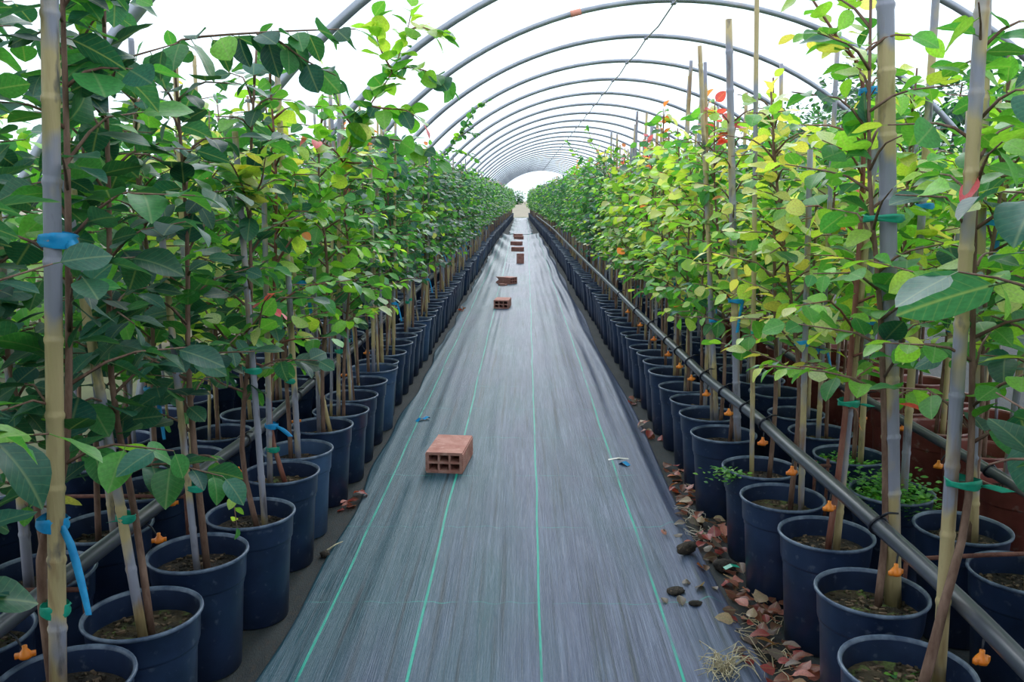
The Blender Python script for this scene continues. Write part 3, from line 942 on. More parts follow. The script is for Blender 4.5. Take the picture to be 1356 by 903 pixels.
 H(1.0, 4.371, 'sapling with two slender canes side by side rising over red new leaves', seed=18, style='fresh', size=.07, nb=13, low=.8,
   trunk=[(.05, -.04, .33), (.06, -.04, .7), (.02, -.02, 1.2), (-.02, 0, 1.6), (-.03, .02, 2.0)],
   canes=[((.045, .0, .30), (-.12, .0, 2.27), .0125), ((.028, .04, .3), (-.08, .05, 2.2), .010)], ties=[((.01, .0, .9), .026, 'blue_tape', None)], tip='red'),
 # ---- second rows
 H(-1.45, 2.05, 'dark sapling in second row behind the thick blue-taped cane', seed=21, style='shade', top=2.4, size=.10, nb=11,
   canes=[((.03, 0, .3), (.05, 0, 1.9), .014)], ties=[((.04, 0, .75), .026, 'blue_tape', (.03, 0, -.12, .015))]),
 H(-1.47, 2.42, 'dark sapling in second row with low orange-tinged leaf, pipe passing its pot', seed=22, style='shade', top=2.4, size=.10, nb=11,
   canes=[((-.04, 0, .3), (-.02, 0, 1.9), .016)], ties=[((-.03, 0, .7), .026, 'green_tape', None)],
   extra=[([(-.03, 0, .62), (.06, -.03, .62), (.10, -.05, .58)], 'yellow', .08, .05, .4, 'orange')]),
 H(-1.45, 2.79, 'dark sapling in second row behind the low drooping round-leaved shoot', seed=23, style='dark', top=2.4, size=.10, nb=12,
   canes=[((.03, 0, .3), (-.03, 0, 2.05), .013)], ties=[((.02, 0, .8), .024, 'blue_tape', None)]),
 H(-1.465, 3.19, 'green sapling in second row behind the leaning pot with green tape', seed=24, style='mid', size=.09, nb=13,
   canes=[((.02, 0, .3), (.05, 0, 2.1), .012)], ties=[((.03, 0, .8), .024, 'blue_tape', (.02, 0, -.2, .014))]),
 H(-1.48, 3.6, 'yellow-crowned sapling in second row behind the reddish reaching branch', seed=25, style='yellow', size=.08, nb=15,
   canes=[((.02, 0, .3), (.06, 0, 2.15), .013)], ties=[((.03, 0, .9), .024, 'green_tape', None)]),
 H(1.54, 2.45, 'second-row sapling in navy pot just short of the rusty rod', seed=31, style='mid', size=.09, nb=10, low=1.0,
   canes=[((.02, 0, .3), (-.05, .02, 2.2), .013)], ties=[((.0, 0, 1.3), .026, 'blue_tape', None)]),
 H(1.537, 2.811, 'second-row sapling with tall grey cane in a pot crossed by rusty rod', seed=32, style='fresh', size=.095, nb=11, low=1.0,
   canes=[((.045, .0, .30), (-.085, .0, 2.25), .017)], ties=[((.0, 0, 1.45), .03, 'blue_tape', (-.02, 0, -.12, .02))]),
 H(1.45, 3.18, 'second-row sapling in pot overgrown with bright green weeds', seed=33, style='lime', size=.09, nb=11, low=1.0,
   canes=[((.05, .0, .30), (.02, .0, 2.3), .015)], ties=[((.04, 0, 1.5), .028, 'blue_tape', None)]),
 H(1.468, 3.65, 'second-row sapling beside the weedy pot, blue tape round stem', seed=34, style='fresh', size=.085, nb=13,
   canes=[((.05, .0, .30), (.02, .0, 2.2), .013)], ties=[((.04, 0, 1.0), .026, 'blue_tape', None)]),
]
NEAR += [
 H(-1.0, 9.75, 'sapling sending a long wispy shoot of small leaves over the path', seed=41, style='mid', size=.075, nb=12, top=2.1,
   canes=[((.03, 0, .3), (.0, .02, 2.0), .012)], ties=[((.02, .0, .9), .022, 'blue_tape', None)],
   extra=[([(.0, 0, 1.7), (.12, 0, 1.95), (.30, 0, 2.2), (.48, 0, 2.48), (.62, 0, 2.58)], 'mid', .085, .016, .0, None), ([(.30, 0, 2.2), (.42, -.05, 2.25), (.50, -.05, 2.22)], 'dark', .085, .018, .0, None), ([(.2, 0, 2.05), (.36, .05, 2.02), (.5, .05, 1.95)], 'dark', .085, .018, .0, None)]),
 H(1.0, 9.2, 'sapling sending wispy pale shoots over the path from the folded-edge row', seed=42, style='fresh', size=.08, nb=12, top=2.1,
   trunk=[(.03, 0, .33), (.04, 0, .7), (.02, 0, 1.2), (0, 0, 1.6), (-.02, 0, 2.1)],
   canes=[((.055, .03, .3), (.02, .03, 2.2), .012)], ties=[((.02, .0, .9), .022, 'blue_tape', None)],
   extra=[([(.0, 0, 1.5), (-.2, 0, 1.75), (-.38, 0, 1.95), (-.5, 0, 2.1)], 'fresh', .075, .022, .0, None), ([(.0, 0, 1.6), (-.12, 0, 1.9), (-.24, 0, 2.1), (-.30, 0, 2.28)], 'lime', .075, .022, .0, None), ([(-.2, 0, 1.75), (-.38, .05, 1.72), (-.5, .05, 1.68)], 'bright' if False else 'fresh', .09, .03, .0, None)]),
]
near_roots = {}
for s in NEAR:
    o3 = Vector((s['x'], s['y'], 0))
    for cn, wd, lo, hi in s.get('clear', ()):
        CLEAR.append((o3 + Vector(s['canes'][cn][0]), o3 + Vector(s['canes'][cn][1]), wd, lo, hi))
    for tt in s.get('ties', ()):
        if s['seed'] in (2, 3, 5, 12, 13, 14, 32):
            c3 = o3 + Vector(tt[0]); CLEAR.append((c3 - Vector((0, 0, .1)), c3 + Vector((0, 0, .1)), .055, c3.z - .05, c3.z + .05))
for s in NEAR:
    near_roots[s['seed']] = build_hero(s)

# weeds growing in two of the pots
def weeds(root, seed, n, r, h, zs=.33, spill=None):
    rg = random.Random(seed); mb = MB()
    for i in range(n):
        a, q = rg.uniform(0, 6.28), r * math.sqrt(rg.random())
        b = Vector((q * math.cos(a), q * math.sin(a), zs))
        d = Vector((rg.gauss(0, .4), rg.gauss(0, .4), 1)).normalized()
        if spill: d = (d + Vector(spill)).normalized()
        hh = h * rg.uniform(.5, 1.2)
        for k in range(6):
            p = b + d * hh * (k + 1) / 6 - Vector((0, 0, .012 * (k / 5) ** 2 * 3))
            az = rg.uniform(0, 6.28)
            m = leaf_frame(p, Vector((math.cos(az), math.sin(az), .3)), Vector((rg.gauss(0, .4), rg.gauss(0, .4), 1)), rg.uniform(.016, .030) * (1 if n < 100 else 1.15))
            v, f, uv = LO[rg.choice((0, 2))]
            A = np.array(m); j = rg.uniform(.8, 1.3)
            mb.add(v @ A[:3, :3].T + A[:3, 3], f, 0, tuple(j * c for c in PAL[rg.choice(('mid', 'green', 'green', 'bright'))]), uv)
    o = put(mb, 'weeds', M['leaf'], root, True, True)
    return tag(o, label='small bright green weeds', kind='stuff')
weeds(near_roots[33], 1, 210, .16, .15)
weeds(near_roots[34], 4, 90, .13, .08)
weeds(near_roots[16], 2, 26, .05, .16, .37, (-.9, -.5, -.35)).location = (-.09, -.06, .0)
weeds(near_roots[12], 3, 8, .10, .03)

# ================================================================== the rows
VAR, SEED = {}, {}
def var(key, *a, **k):
    VAR[key] = build_variant(*a, **k)
    SEED[key] = a[0]
var('mid1', 101, 'mid', 'pot', .085, 1.95, 1.9, 'blue_tape')
var('mid2', 102, 'mid', 'pot', .08, 2.05, 1.7, 'green_tape')
var('mid3', 103, 'dark', 'pot', .085, 2.0, 2.1, 'blue_tape')
var('fresh1', 104, 'fresh', 'pot', .085, 1.9, 2.2, 'green_tape')
var('fresh2', 105, 'fresh', 'pot', .075, 2.1, 1.8, 'blue_tape', 'orange')
var('lime1', 106, 'lime', 'pot', .08, 1.9, 2.3, 'blue_tape')
var('lime2', 107, 'lime', 'pot', .075, 1.95, 2.1, 'green_tape', 'red')
var('yel1', 108, 'yellow', 'pot', .08, 1.9, 2.25, 'blue_tape')
var('blue1', 109, 'mid', 'pot_blue', .08, 1.9, 1.8, 'green_tape')
var('red1', 110, 'fresh', 'pot_red', .08, 1.75, 2.1, 'green_tape', low=.9)
var('red2', 111, 'lime', 'pot_red', .08, 1.8, 1.9, 'blue_tape', low=.85)
var('cool1', 112, 'cool', 'pot', .085, 2.0, 1.95, 'blue_tape')
used = set()
LOOK = dict(cool1='bluish-green blue-taped sapling', mid1='mid-green blue-taped sapling', mid2='mid-green green-taped sapling', mid3='dark-leaved blue-taped sapling', fresh1='fresh-green sapling with tall cane',
            fresh2='orange-tipped fresh-green sapling', lime1='lime-leaved sapling with tall cane', lime2='red-tipped lime-leaved sapling', yel1='yellow-leaved sapling',
            blue1='sapling in paler blue pot', red1='green-leaved sapling in dull red pot', red2='lime-leaved sapling in dull red pot')
def stretch(y):
    for lim, t in ((4.5, 'short of the lone brick'), (8.2, 'soon past the lone brick'), (11.6, 'approaching the flat whole brick'), (15.0, 'between flat and broken bricks'), (19.8, 'between broken and upright bricks'), (99, 'beyond the upright brick')):
        if y < lim: return t
def place(key, x, y, rz, sc, label, group):
    root = VAR[key][0]
    if key not in used: used.add(key); o = root
    else: o = copy_tree(root)
    o.location = (x, y, 0); o.rotation_euler = (0, 0, rz); o.scale = (sc, sc, sc)
    tag(o, LOOK[key] + ', ' + label + (', ' + stretch(y) if 'red' not in key else ''), 'sapling', group)
    return o
rg = random.Random(55)
seated = set()
def row(x, y0, y1, step, keys, label, group, xj=.018):
    y = y0
    while y < y1:
        sp = [k for k, q in ((41, 9.75), (42, 9.2)) if abs(near_roots[k].location.x - x(y)) < .1 and abs(y - q) <= .19 and k not in seated]
        if sp:          # the wispy saplings take a place in the row like any other
            near_roots[sp[0]].location.y = y; seated.add(sp[0]); POT_XY.append((x(y), y))
            y += step * rg.uniform(.96, 1.06); continue
        if x(y) < -1.3:     # outer rows: no stem where a hoop comes down
            hy = 9.38 + 2 * round((y - 9.38) / 2)
            if abs(y - hy) < .13: y = hy + .13
        key, px, sc = rg.choice(keys), x(y) + rg.uniform(-xj, xj), rg.uniform(.95, 1.03)
        rz = rg.uniform(0, 6.28)
        if abs(x(y) - 1.0) < .1:
            rz = clear_turn(rg, STEMS[SEED[key]], px, y, sc)
            while rz is None:
                key, px = rg.choice(keys), x(y) + rg.uniform(0, .03)
                rz = clear_turn(rg, STEMS[SEED[key]], px, y, sc)
        place(key, px, y, rz, sc, label, group); POT_XY.append((px, y))
        y += step * rg.uniform(.96, 1.06)
    return y
def xl(y): return -1.0
def xr(y): return 1.0
K_left = ['mid1', 'mid2', 'mid3', 'mid3', 'cool1', 'cool1', 'mid3', 'blue1']
K_left_near = ['fresh1', 'mid1', 'fresh2', 'cool1', 'mid2', 'blue1', 'mid3']
K_right_near = ['lime1', 'yel1', 'lime2', 'fresh1', 'fresh2']
K_right = ['cool1', 'mid1', 'mid2', 'fresh2', 'mid1', 'cool1', 'blue1']
L_in = 'front row, brick side'
R_in = 'front row, folded mat edge'
G1, G2 = 'front row saplings on the brick side', 'front row saplings on the folded mat edge side'
ye = row(xl, 4.48, 9.0, .345, K_left_near, L_in, G1)
yl = row(xl, ye, 26.5, .345, K_left, L_in, G1)
ye = row(xr, 4.73, 10.0, .345, K_right_near, R_in, G2)
yr = row(xr, ye, 26.5, .345, K_right, R_in, G2)
yl2 = row(lambda y: -1.46, 4.0, 17, .37, ['lime1', 'mid1', 'fresh1', 'yel1', 'mid2', 'fresh2'], 'second row, brick side', 'second row saplings on the brick side')
yr2 = row(lambda y: 1.49, 4.08, 17, .37, ['lime1', 'yel1', 'fresh1', 'lime2', 'mid1'], 'second row, folded edge side', 'second row saplings on the folded mat edge side')
yl3 = row(lambda y: -1.92, 2.2, 9.5, .38, ['mid3', 'mid1', 'fresh1', 'lime1'], 'outermost row, brick side', 'outermost row saplings on the brick side')
yr3 = row(lambda y: 2.06, 2.95, 9, .38, ['red1', 'red2'], 'red row next to the second pipe', 'saplings in the nearer row of red pots')
yr4 = row(lambda y: 2.50, 3.6, 9, .40, ['red1', 'red2'], 'red row farther from the second pipe', 'saplings in the farther row of red pots')

# farther saplings and unseen rows behind the camera: one object, nobody could count it
def distant():
    rg = random.Random(77)
    keys = ['mid1', 'mid2', 'mid3', 'fresh1', 'fresh2', 'cool1', 'cool1', 'blue1']
    mats = [M['pot'], M['soil'], M['bark'], M['leaf'], M['cane']]
    tpl, far_stems = {}, {}
    for k in keys:
        tp, br, tl = VAR[k][1]
        r2 = random.Random(hash(k) % 100 if False else len(k))
        mb = MB()
        mb.lathe([(.118, 0), (.140, .30), (.147, .305), (.156, .40), (.143, .395), (.140, .33)], 12)
        mb.lathe([(.14, .335), (.01, .34)], 8, 1)
        mb.tube(tp, .010, 4, False, 2)
        mb.tube([(.03, .02, .3), (.04, .03, rg.uniform(1.7, 2.2))], .012, 4, True, 4)
        foliage_mb(br, tl, r2, mb, 3, True)
        tz = next((q for q in tp if q.z > .6), tp[-1])
        far_stems[k] = [(tz.x, tz.y, .011), (tp[0].x * .5 + tz.x * .5, tp[0].y * .5 + tz.y * .5, .011), (.031, .021, .013), (.033, .023, .013)]
        tpl[k] = (np.concatenate(mb.v), np.array([len(f) for f in mb.f]), np.concatenate([np.array(f) for f in mb.f]), np.array(mb.m), np.concatenate(mb.t), np.concatenate(mb.uv))
    V, T, I, MM, C, U = [], [], [], [], [], []
    n = 0
    def go(x, y0, y1, step):
        nonlocal n
        y = y0
        while y < y1:
            kk = rg.choice(keys); v, ft, fi, mi, c, uv = tpl[kk]
            a = rg.uniform(0, 6.28); s = rg.uniform(.93, 1.07)
            xx = x - math.copysign(.30, x) * min(max((y - 28) / 32, 0), 1)
            jx = rg.uniform(-.02, .02)
            if abs(x - 1.01) < .05 and y > 1:
                a = clear_turn(rg, far_stems[kk], xx + jx, y, s)
                while a is None:
                    kk = rg.choice(keys); v, ft, fi, mi, c, uv = tpl[kk]
                    jx = rg.uniform(0, .03); a = clear_turn(rg, far_stems[kk], xx + jx, y, s)
            if x < -1.3:
                hy = 9.38 + 2 * round((y - 9.38) / 2)
                if abs(y - hy) < .14: y = hy + .14
            R = np.array([[math.cos(a), -math.sin(a), 0], [math.sin(a), math.cos(a), 0], [0, 0, 1]]) * s
            V.append(v @ R.T + np.array([xx + jx, y, 0])); T.append(ft); I.append(fi + n); MM.append(mi); C.append(c); U.append(uv)
            n += len(v)
            y += step
    go(-1.0, -2.2, 1.2, .36); go(1.0, -2.2, .7, .36); go(-1.46, -2.2, 1.8, .45); go(1.49, -2.2, 2.2, .45); go(-1.92, -2.2, .9, .5); go(2.06, -2.2, 2.7, .5)  # unseen rows beside and behind the camera, added to block light from behind
    go(-1.01, yl, 65, .36); go(1.01, yr, 65, .36)
    go(-1.46, yl2, 65, .5); go(1.49, yr2, 65, .5)
    go(-1.92, yl3, 40, .5); go(2.06, yr3, 40, .5); go(2.5, yr4, 30, .5)
    V = np.concatenate(V); T = np.concatenate(T); I = np.concatenate(I); MM = np.concatenate(MM); C = np.concatenate(C); U = np.concatenate(U)
    me = bpy.data.meshes.new('distant_and_unseen_saplings')
    me.vertices.add(len(V)); me.vertices.foreach_set('co', V.ravel())
    me.loops.add(len(I)); me.loops.foreach_set('vertex_index', I.astype(np.int32))
    me.polygons.add(len(T))
    st = np.zeros(len(T), np.int32); st[1:] = np.cumsum(T)[:-1]
    me.polygons.foreach_set('loop_start', st)
    for m in mats: me.materials.append(m)
    me.polygons.foreach_set('material_index', MM.astype(np.int32))
    a = me.color_attributes.new('tint', 'FLOAT_COLOR', 'POINT')
    a.data.foreach_set('color', np.concatenate([C, np.ones((len(C), 1))], 1).ravel())
    uvl = me.uv_layers.new(name='uv'); uvl.data.foreach_set('uv', U[I].ravel())
    me.update(calc_edges=True); me.validate()
    tag(link('distant_and_unseen_saplings', me), 'far stretch of the sapling rows and added unseen rows behind the camera', 'saplings', None, 'stuff')
distant()

# ================================================================== irrigation
def pipe(pts, r, label, ties, drips, mat='pipe'):
    root = empty('irrigation_pipe', (pts[0][0], pts[0][1], 0))
    tag(root, label, 'pipe')
    o0 = Vector((pts[0][0], pts[0][1], 0))
    P = smooth_poly([Vector(p) - o0 for p in pts], 6)
    mb = MB(); mb.tube(P, r, 14)
    put(mb, 'pipe_tube', M[mat], root)
    def at(y):
        for a, b in zip(P[:-1], P[1:]):
            if a.y <= y - o0.y <= b.y: return a.lerp(b, (y - o0.y - a.y) / (b.y - a.y))
        return P[-1]
    for y in ties:
        c = at(y); mb = MB()
        mb.tube([c + Vector((math.cos(t) * (r + .003), .006 * math.sin(2 * t), math.sin(t) * (r + .003))) for t in np.linspace(0, 6.28, 15)], .005, 5, False)
        mb.tube([c + Vector((0, .0, r + .002)), c + Vector((.02, -.01, r + .02)), c + Vector((.045, -.02, r + .022))], [.005, .004, .003], 5)
        put(mb, 'pipe_tie', M['black_plastic'], root)
    for y, sx in drips:
        c = at(y)
        p = c + Vector((sx * .055, -.02, -.068))
        mb = MB()
        mb.tube([c + Vector((0, 0, -r * .8)), c + Vector((sx * .03, -.01, -r - .01)), p], .003, 5)
        put(mb, 'drip_tube', M['black_plastic'], root)
        mb = MB()
        mb.lathe([(.0, -.012), (.014, -.012), (.017, -.004), (.012, .004), (.006, .012), (.006, .020), (.0, .020)], 12, 0, tuple(p))
        mb.box(p + Vector((.0, 0, -.004)), (.046, .01, .012), .4)
        put(mb, 'drip_emitter', M['orange'], root)
    return root
pipe(PIPE_EDGE, PIPE_R,
     'grey-black irrigation pipe running above the pots along the folded mat edge', [2.33, 3.40, 3.68, 4.02, 4.38, 4.75, 5.1, 5.5, 6.2, 7.0, 8.2],
     [(y, -.25) for y in (1.82, 2.22, 2.66, 3.02, 3.40, 3.9, 4.3, 4.65, 5.0, 5.4, 6.0, 6.7, 7.5)])
pipe([(-1.27, .9, .49), (-1.27, 1.4, .495), (-1.267, 1.9, .50), (-1.244, 2.43, .50), (-1.21, 3.1, .505), (-1.18, 3.73, .50), (-1.17, 4.7, .51), (-1.166, 6.1, .50),
      (-1.17, 8, .51), (-1.18, 12, .50), (-1.18, 20, .51), (-1.18, 45, .5)], .0235,
     'grey-black irrigation pipe running above the pots on the brick side', [3.5, 4.3, 4.62, 5.3, 6.0, 6.9],
     [(y, 1) for y in (1.92, 2.62, 3.3, 4.1, 4.6, 5.2, 6.0)] + [(y, -1) for y in (2.2, 2.95)])
pipe([(1.79, 1.2, .50), (1.79, 2.4, .50), (1.78, 3.2, .51), (1.79, 4.2, .50), (1.78, 6, .50), (1.79, 10, .51), (1.79, 30, .5)], .021,
     'second irrigation pipe between the navy pots and the red pots', [3.1, 4.3, 5.0], [(2.75, -1), (3.4, -1), (4.2, -1), (4.0, 1)])

def rod(x0, x1, y, z, dy, label):
    root = empty('rebar_support', ((x0 + x1) / 2, y, 0))
    tag(root, label, 'rod', 'rusty rods across the rows')
    w = (x1 - x0) / 2
    mb = MB(); mb.tube([(-w, -dy, z), (0, 0, z + .004), (w, dy, z)], .0075, 8)
    put(mb, 'crossbar', M['rust'], root)
    for s in (-1, 1):
        mb = MB(); mb.tube([(s * (w - .01), s * dy, 0), (s * (w - .01), s * dy, z + .03)], .007, 8)
        put(mb, 'stake', M['rust'], root)
rod(1.20, 1.78, 2.545, .4115, .03, 'rusty steel rod under the pipe beside the mossy pots')
rod(1.22, 1.30, 3.42, .42, .01, 'short rusty rod between the folded-edge rows by the weedy pot')
rod(-1.75, -1.235, 2.225, .43, .02, 'rusty steel rod between the rows near the thick blue-taped cane')
rod(-1.72, -1.24, 3.0, .43, .0, 'rusty steel rod between the rows behind the drooping round-leaved shoot')

# ================================================================== bricks
def brick_mb(w=.205, l=.36, h=.12, broken=False):
    t, g = .016, .011
    xs = [-w / 2]; hw = (w - 2 * t - 2 * g) / 3
    for i in range(3):
        xs += [xs[-1] + (t if i == 0 else g), 0]; xs[-1] = xs[-2] + hw
    xs += [w / 2]
    hh = (h - 2 * t - g) / 2
    zs = [0, t, t + hh, t + hh + g, t + 2 * hh + g, h]
    nx, nz = len(xs) - 1, len(zs) - 1
    solid = [[not (i % 2 == 1 and k % 2 == 1) for k in range(nz)] for i in range(nx)]
    S = lambda i, k: 0 <= i < nx and 0 <= k < nz and solid[i][k]
    mb = MB(); y0, y1 = -l / 2, l / 2
    def yy(x, z): return y1 - (.07 * (.5 + x / w) + .05 * math.sin(z * 60 + x * 30) if broken else 0)
    def q(a, b, c, d): mb.add([a, b, c, d], [(0, 1, 2, 3)])
    for i in range(nx):
        for k in range(nz):
            if not S(i, k): continue
            a, b, c, d = xs[i], xs[i + 1], zs[k], zs[k + 1]
            q((a, y0, c), (b, y0, c), (b, y0, d), (a, y0, d))
            q((b, yy(b, c), c), (a, yy(a, c), c), (a, yy(a, d), d), (b, yy(b, d), d))
            if not S(i - 1, k): q((a, yy(a, c), c), (a, y0, c), (a, y0, d), (a, yy(a, d), d))
            if not S(i + 1, k): q((b, y0, c), (b, yy(b, c), c), (b, yy(b, d), d), (b, y0, d))
            if not S(i, k - 1): q((a, y0, c), (a, yy(a, c), c), (b, yy(b, c), c), (b, y0, c))
            if not S(i, k + 1): q((a, yy(a, d), d), (a, y0, d), (b, y0, d), (b, yy(b, d), d))
    if not broken:
        for s in (-1, 1):        # combed ribs on the sides
            for k in range(9):
                mb.box((s * (w / 2 + .0012), 0, .012 + k * .012), (.007, l - .002, .006))
    return mb
BR = brick_mb().mesh('brick', M['brick'], smooth=False)
BRX = brick_mb(l=.30, broken=True).mesh('brick', M['brick'], smooth=False)
def brick(x, y, z, rot, label, me=BR):
    o = link('hollow_brick', me); o.location = (x, y, z); o.rotation_euler = rot
    return tag(o, label, 'brick', 'hollow bricks on the path')
ZM = .0095
brick(-.41, 4.72, ZM, (0, 0, -.10), 'lone hollow clay brick with six square holes straddling a green thread')
brick(-.26, 11.85, ZM, (0, 0, -.09), 'whole hollow brick lying flat beside the broken brick')
brick(-.25, 15.2, ZM, (0, 0, .9), 'broken hollow brick lying askew on the mat', BRX)
mb = MB()
for i, (dx, dy, s) in enumerate(((0, 0, .05), (.06, .03, .035), (-.05, .05, .03))):
    mb.box((dx, dy, s * .4), (s * 1.6, s, s * .8), i)
o = put(mb, 'brick_shard', M['brick'], smooth=False); o.location = (-.33, 14.8, ZM); tag(o, 'small brick shards lying in front of the broken brick', 'shard')
o = brick(-.02, 20.0, ZM + .115, (math.pi / 2, 0, .05), 'hollow half brick standing on end on the mat')
o.scale = (.8, .64, .8)
brick(-.10, 24.57, ZM, (0, 0, 1.5), 'hollow brick lying crosswise just beyond the upright brick')
brick(-.15, 27.7, ZM, (0, 0, 1.35), 'hollow brick lying crosswise in the middle of three')
brick(-.09, 31.8, ZM, (0, 0, 1.62), 'crosswise hollow brick next to the one ending the long mat')
brick(-.12, 33.6, ZM, (0, 0, 1.5), 'crosswise hollow brick right at the end of the long mat')

# ================================================================== litter
DEAD = dict(red=(.34, .06, .06), rust=(.24, .085, .06), brown=(.14, .07, .05), pink=(.55, .22, .19), tan=(.45, .33, .22), grey=(.22, .17, .15))
dead_me = {}
DEAD_T = (leaf_template(.6, .14, .35, .03, 5, 5), leaf_template(.75, -.16, -.25, .04, 5, 5))
for k, c in DEAD.items():
    for q, t in enumerate(DEAD_T):
        mb = MB(); mb.add(t[0], t[1], 0, c, t[2]); dead_me[(k, q)] = mb.mesh('dead_leaf', M['leaf'], True, True)
rl = random.Random(91)
PILE = {}
def top_h(x, y):
    k = (round(x / .008), round(y / .008))
    return PILE[k] if k in PILE else mat_h(x, y)
def in_pot(x, y, r=.127): return any((x - p) ** 2 + (y - q) ** 2 < r * r for p, q in POT_XY)
CLOD_XY = ((.705, 3.40, .062), (.85, 3.32, .058), (.60, 3.08, .046), (.66, 2.98, .034), (-.845, 3.44, .03))
def in_clod(x, y): return any((x - a) ** 2 + (y - b) ** 2 < r * r for a, b, r in CLOD_XY)
def settle(W, gap=.0):
    """lift that lays points W on whatever is below them, and remember their tops"""
    lift = max(top_h(x, y) - z for x, y, z in W) + gap
    for x, y, z in W:
        i, j = round(x / .008), round(y / .008)
        for di in (-1, 0, 1):
            for dj in (-1, 0, 1):
                PILE[(i + di, j + dj)] = max(PILE.get((i + di, j + dj), mat_h(x, y)), z + lift + .001)
    return lift
def dense(v, f):
    return np.concatenate([v] + [np.mean([v[i] for i in q], 0)[None] for q in f])
def litter(cx, cy, sx, sy, n, kinds, label, group, z=.012, size=(.045, .085)):
    for i in range(n):
        q = rl.randrange(2)
        D = dense(DEAD_T[q][0], DEAD_T[q][1])
        for t in range(120):
            s = rl.uniform(*size); g = 1 + t / 25
            x, y = cx + rl.gauss(0, sx * g), cy + rl.gauss(0, sy * g)
            rot = Matrix.Rotation(rl.uniform(0, 6.28), 3, 'Z') @ Matrix.Rotation(rl.gauss(0, .22), 3, 'Y') @ Matrix.Rotation(rl.gauss(0, .25), 3, 'X')
            W = (D * s) @ np.array(rot).T + np.array((x, y, 0))
            if any(in_pot(a, b) or in_clod(a, b) for a, b, _ in W): continue
            if max(top_h(a, b) - e for a, b, e in W) < .055: break
        else: continue
        o = link('fallen_leaf', dead_me[(rl.choice(kinds), q)])
        o.location = (x, y, settle(W)); o.rotation_euler = rot.to_euler(); o.scale = (s, s, s)
        tag(o, label, 'leaf', group)
KR = ['red', 'red', 'rust', 'rust', 'brown', 'pink', 'tan', 'grey']
RL, RG = 'dry fallen leaf in the litter between folded mat edge and pots', 'fallen leaves along the folded mat edge'
for cx, cy, n in ((.90, 2.30, 16), (.87, 2.58, 20), (.87, 2.85, 18), (.85, 3.05, 12), (.86, 3.42, 12), (.87, 3.80, 12), (.88, 4.15, 14), (.89, 4.5, 8), (.86, 5.4, 6), (.86, 6.2, 5)):
    litter(cx, cy, .03, .10, int(n * 1.5), KR, RL, RG)
litter(-.875, 4.08, .035, .06, 9, ['pink', 'red', 'pink', 'rust'], 'pink dry leaf in the small heap by a navy pot across the mat from litter', 'pink leaves at the brick-side pots', .016)
litter(.645, 3.66, .02, .06, 3, ['pink', 'grey'], 'shrivelled leaf lying on the mat near the outer green thread', 'shrivelled leaves on the mat', .024, (.03, .05))
litter(.62, 3.04, .03, .05, 5, ['brown', 'grey'], 'dark shrivelled leaf in the scatter of debris on the mat', 'dark debris leaves on the mat', .026, (.04, .06))
litter(-.80, 11.5, .03, .15, 5, ['red', 'rust'], 'red leaf on the mat by the pots level with the whole flat brick', 'red leaves by the far pots', .02)

def clod(x, y, z, s, seed, label, rot=0):
    r = np.random.RandomState(seed); V, F = [], []
    n, m = 8, 12
    for i in range(n + 1):
        th = math.pi * i / n
        for k in range(m):
            a = 6.2832 * k / m
            q = 1 + r.uniform(-.16, .16) * (0 < i < n)
            V.append((s[0] * q * math.sin(th) * math.cos(a), s[1] * q * math.sin(th) * math.sin(a), s[2] * (1 + math.cos(th)) * (1 if i < n else 1)))
    for i in range(n):
        for k in range(m):
            k2 = (k + 1) % m
            F.append((i * m + k, (i + 1) * m + k, (i + 1) * m + k2, i * m + k2))
    mb = MB(); mb.add(V, F)
    z = mat_h(x, y) - .003
    o = put(mb, 'soil_clod', M['soil']); o.location = (x, y, z); o.rotation_euler = (0, 0, rot)
    return tag(o, label, 'clod')
clod(.705, 3.40, .030, (.055, .028, .026), 1, 'dark cylindrical soil clod lying on the folded mat edge', .6)
clod(.850, 3.32, .0, (.050, .042, .026), 2, 'dark soil lump in the litter beside the mat edge')
clod(.60, 3.08, .014, (.040, .03, .012), 3, 'flat dark crumb of soil among debris on the mat', .5)
clod(.66, 2.98, .022, (.028, .018, .010), 4, 'small reddish-dark crumb of soil on the mat')
clod(-.845, 3.44, .014, (.022, .02, .016), 5, 'small dark clod with a twig at brick-side pots')

def strands(name, x, y, z, n, r, h, mat, label, cat, seed, flat=.3):
    rg = random.Random(seed); mb = MB()
    for i in range(n):
        for t in range(60):
            a = rg.uniform(0, 6.28); b = Vector((rg.gauss(0, r * .3), rg.gauss(0, r * .3), 0))
            d = Vector((math.cos(a), math.sin(a), 0)); l = r * rg.uniform(.5, 1.5); u = h * rg.uniform(.2, 1)
            P4 = [b, b + d * l * .4 + Vector((rg.gauss(0, .01), rg.gauss(0, .01), u)), b + d * l * .75 + Vector((rg.gauss(0, .015), rg.gauss(0, .015), u * .9)), b + d * l + Vector((0, 0, u * flat))]
            S = [p.lerp(q, k / 4) for p, q in zip(P4[:-1], P4[1:]) for k in range(5)]
            if not any(in_pot(x + p.x, y + p.y, .131) for p in S): break
        else: continue
        for p in P4: p.z += mat_h(x + p.x, y + p.y) + .002
        mb.tube(P4, [.0018, .0016, .0013, .0008], 4, False)
    z = 0.0
    o = put(mb, name, M[mat]); o.location = (x, y, z)
    return tag(o, label, cat)
strands('straw_tuft', .66, 2.53, .014, 60, .07, .05, 'straw', 'tuft of pale dry straw lying on the mat', 'straw', 1)
strands('straw_tuft', .83, 2.62, .03, 14, .12, .06, 'straw', 'loose pale straw stalks across the folded mat edge', 'straw', 2)
strands('root_tangle', .85, 3.66, .006, 26, .08, .03, 'root', 'tangle of pale bare roots in the litter beside the pots', 'roots', 3)
strands('root_tangle', .84, 3.90, .006, 12, .08, .05, 'root', 'few pale roots hanging in the red litter', 'roots', 4)
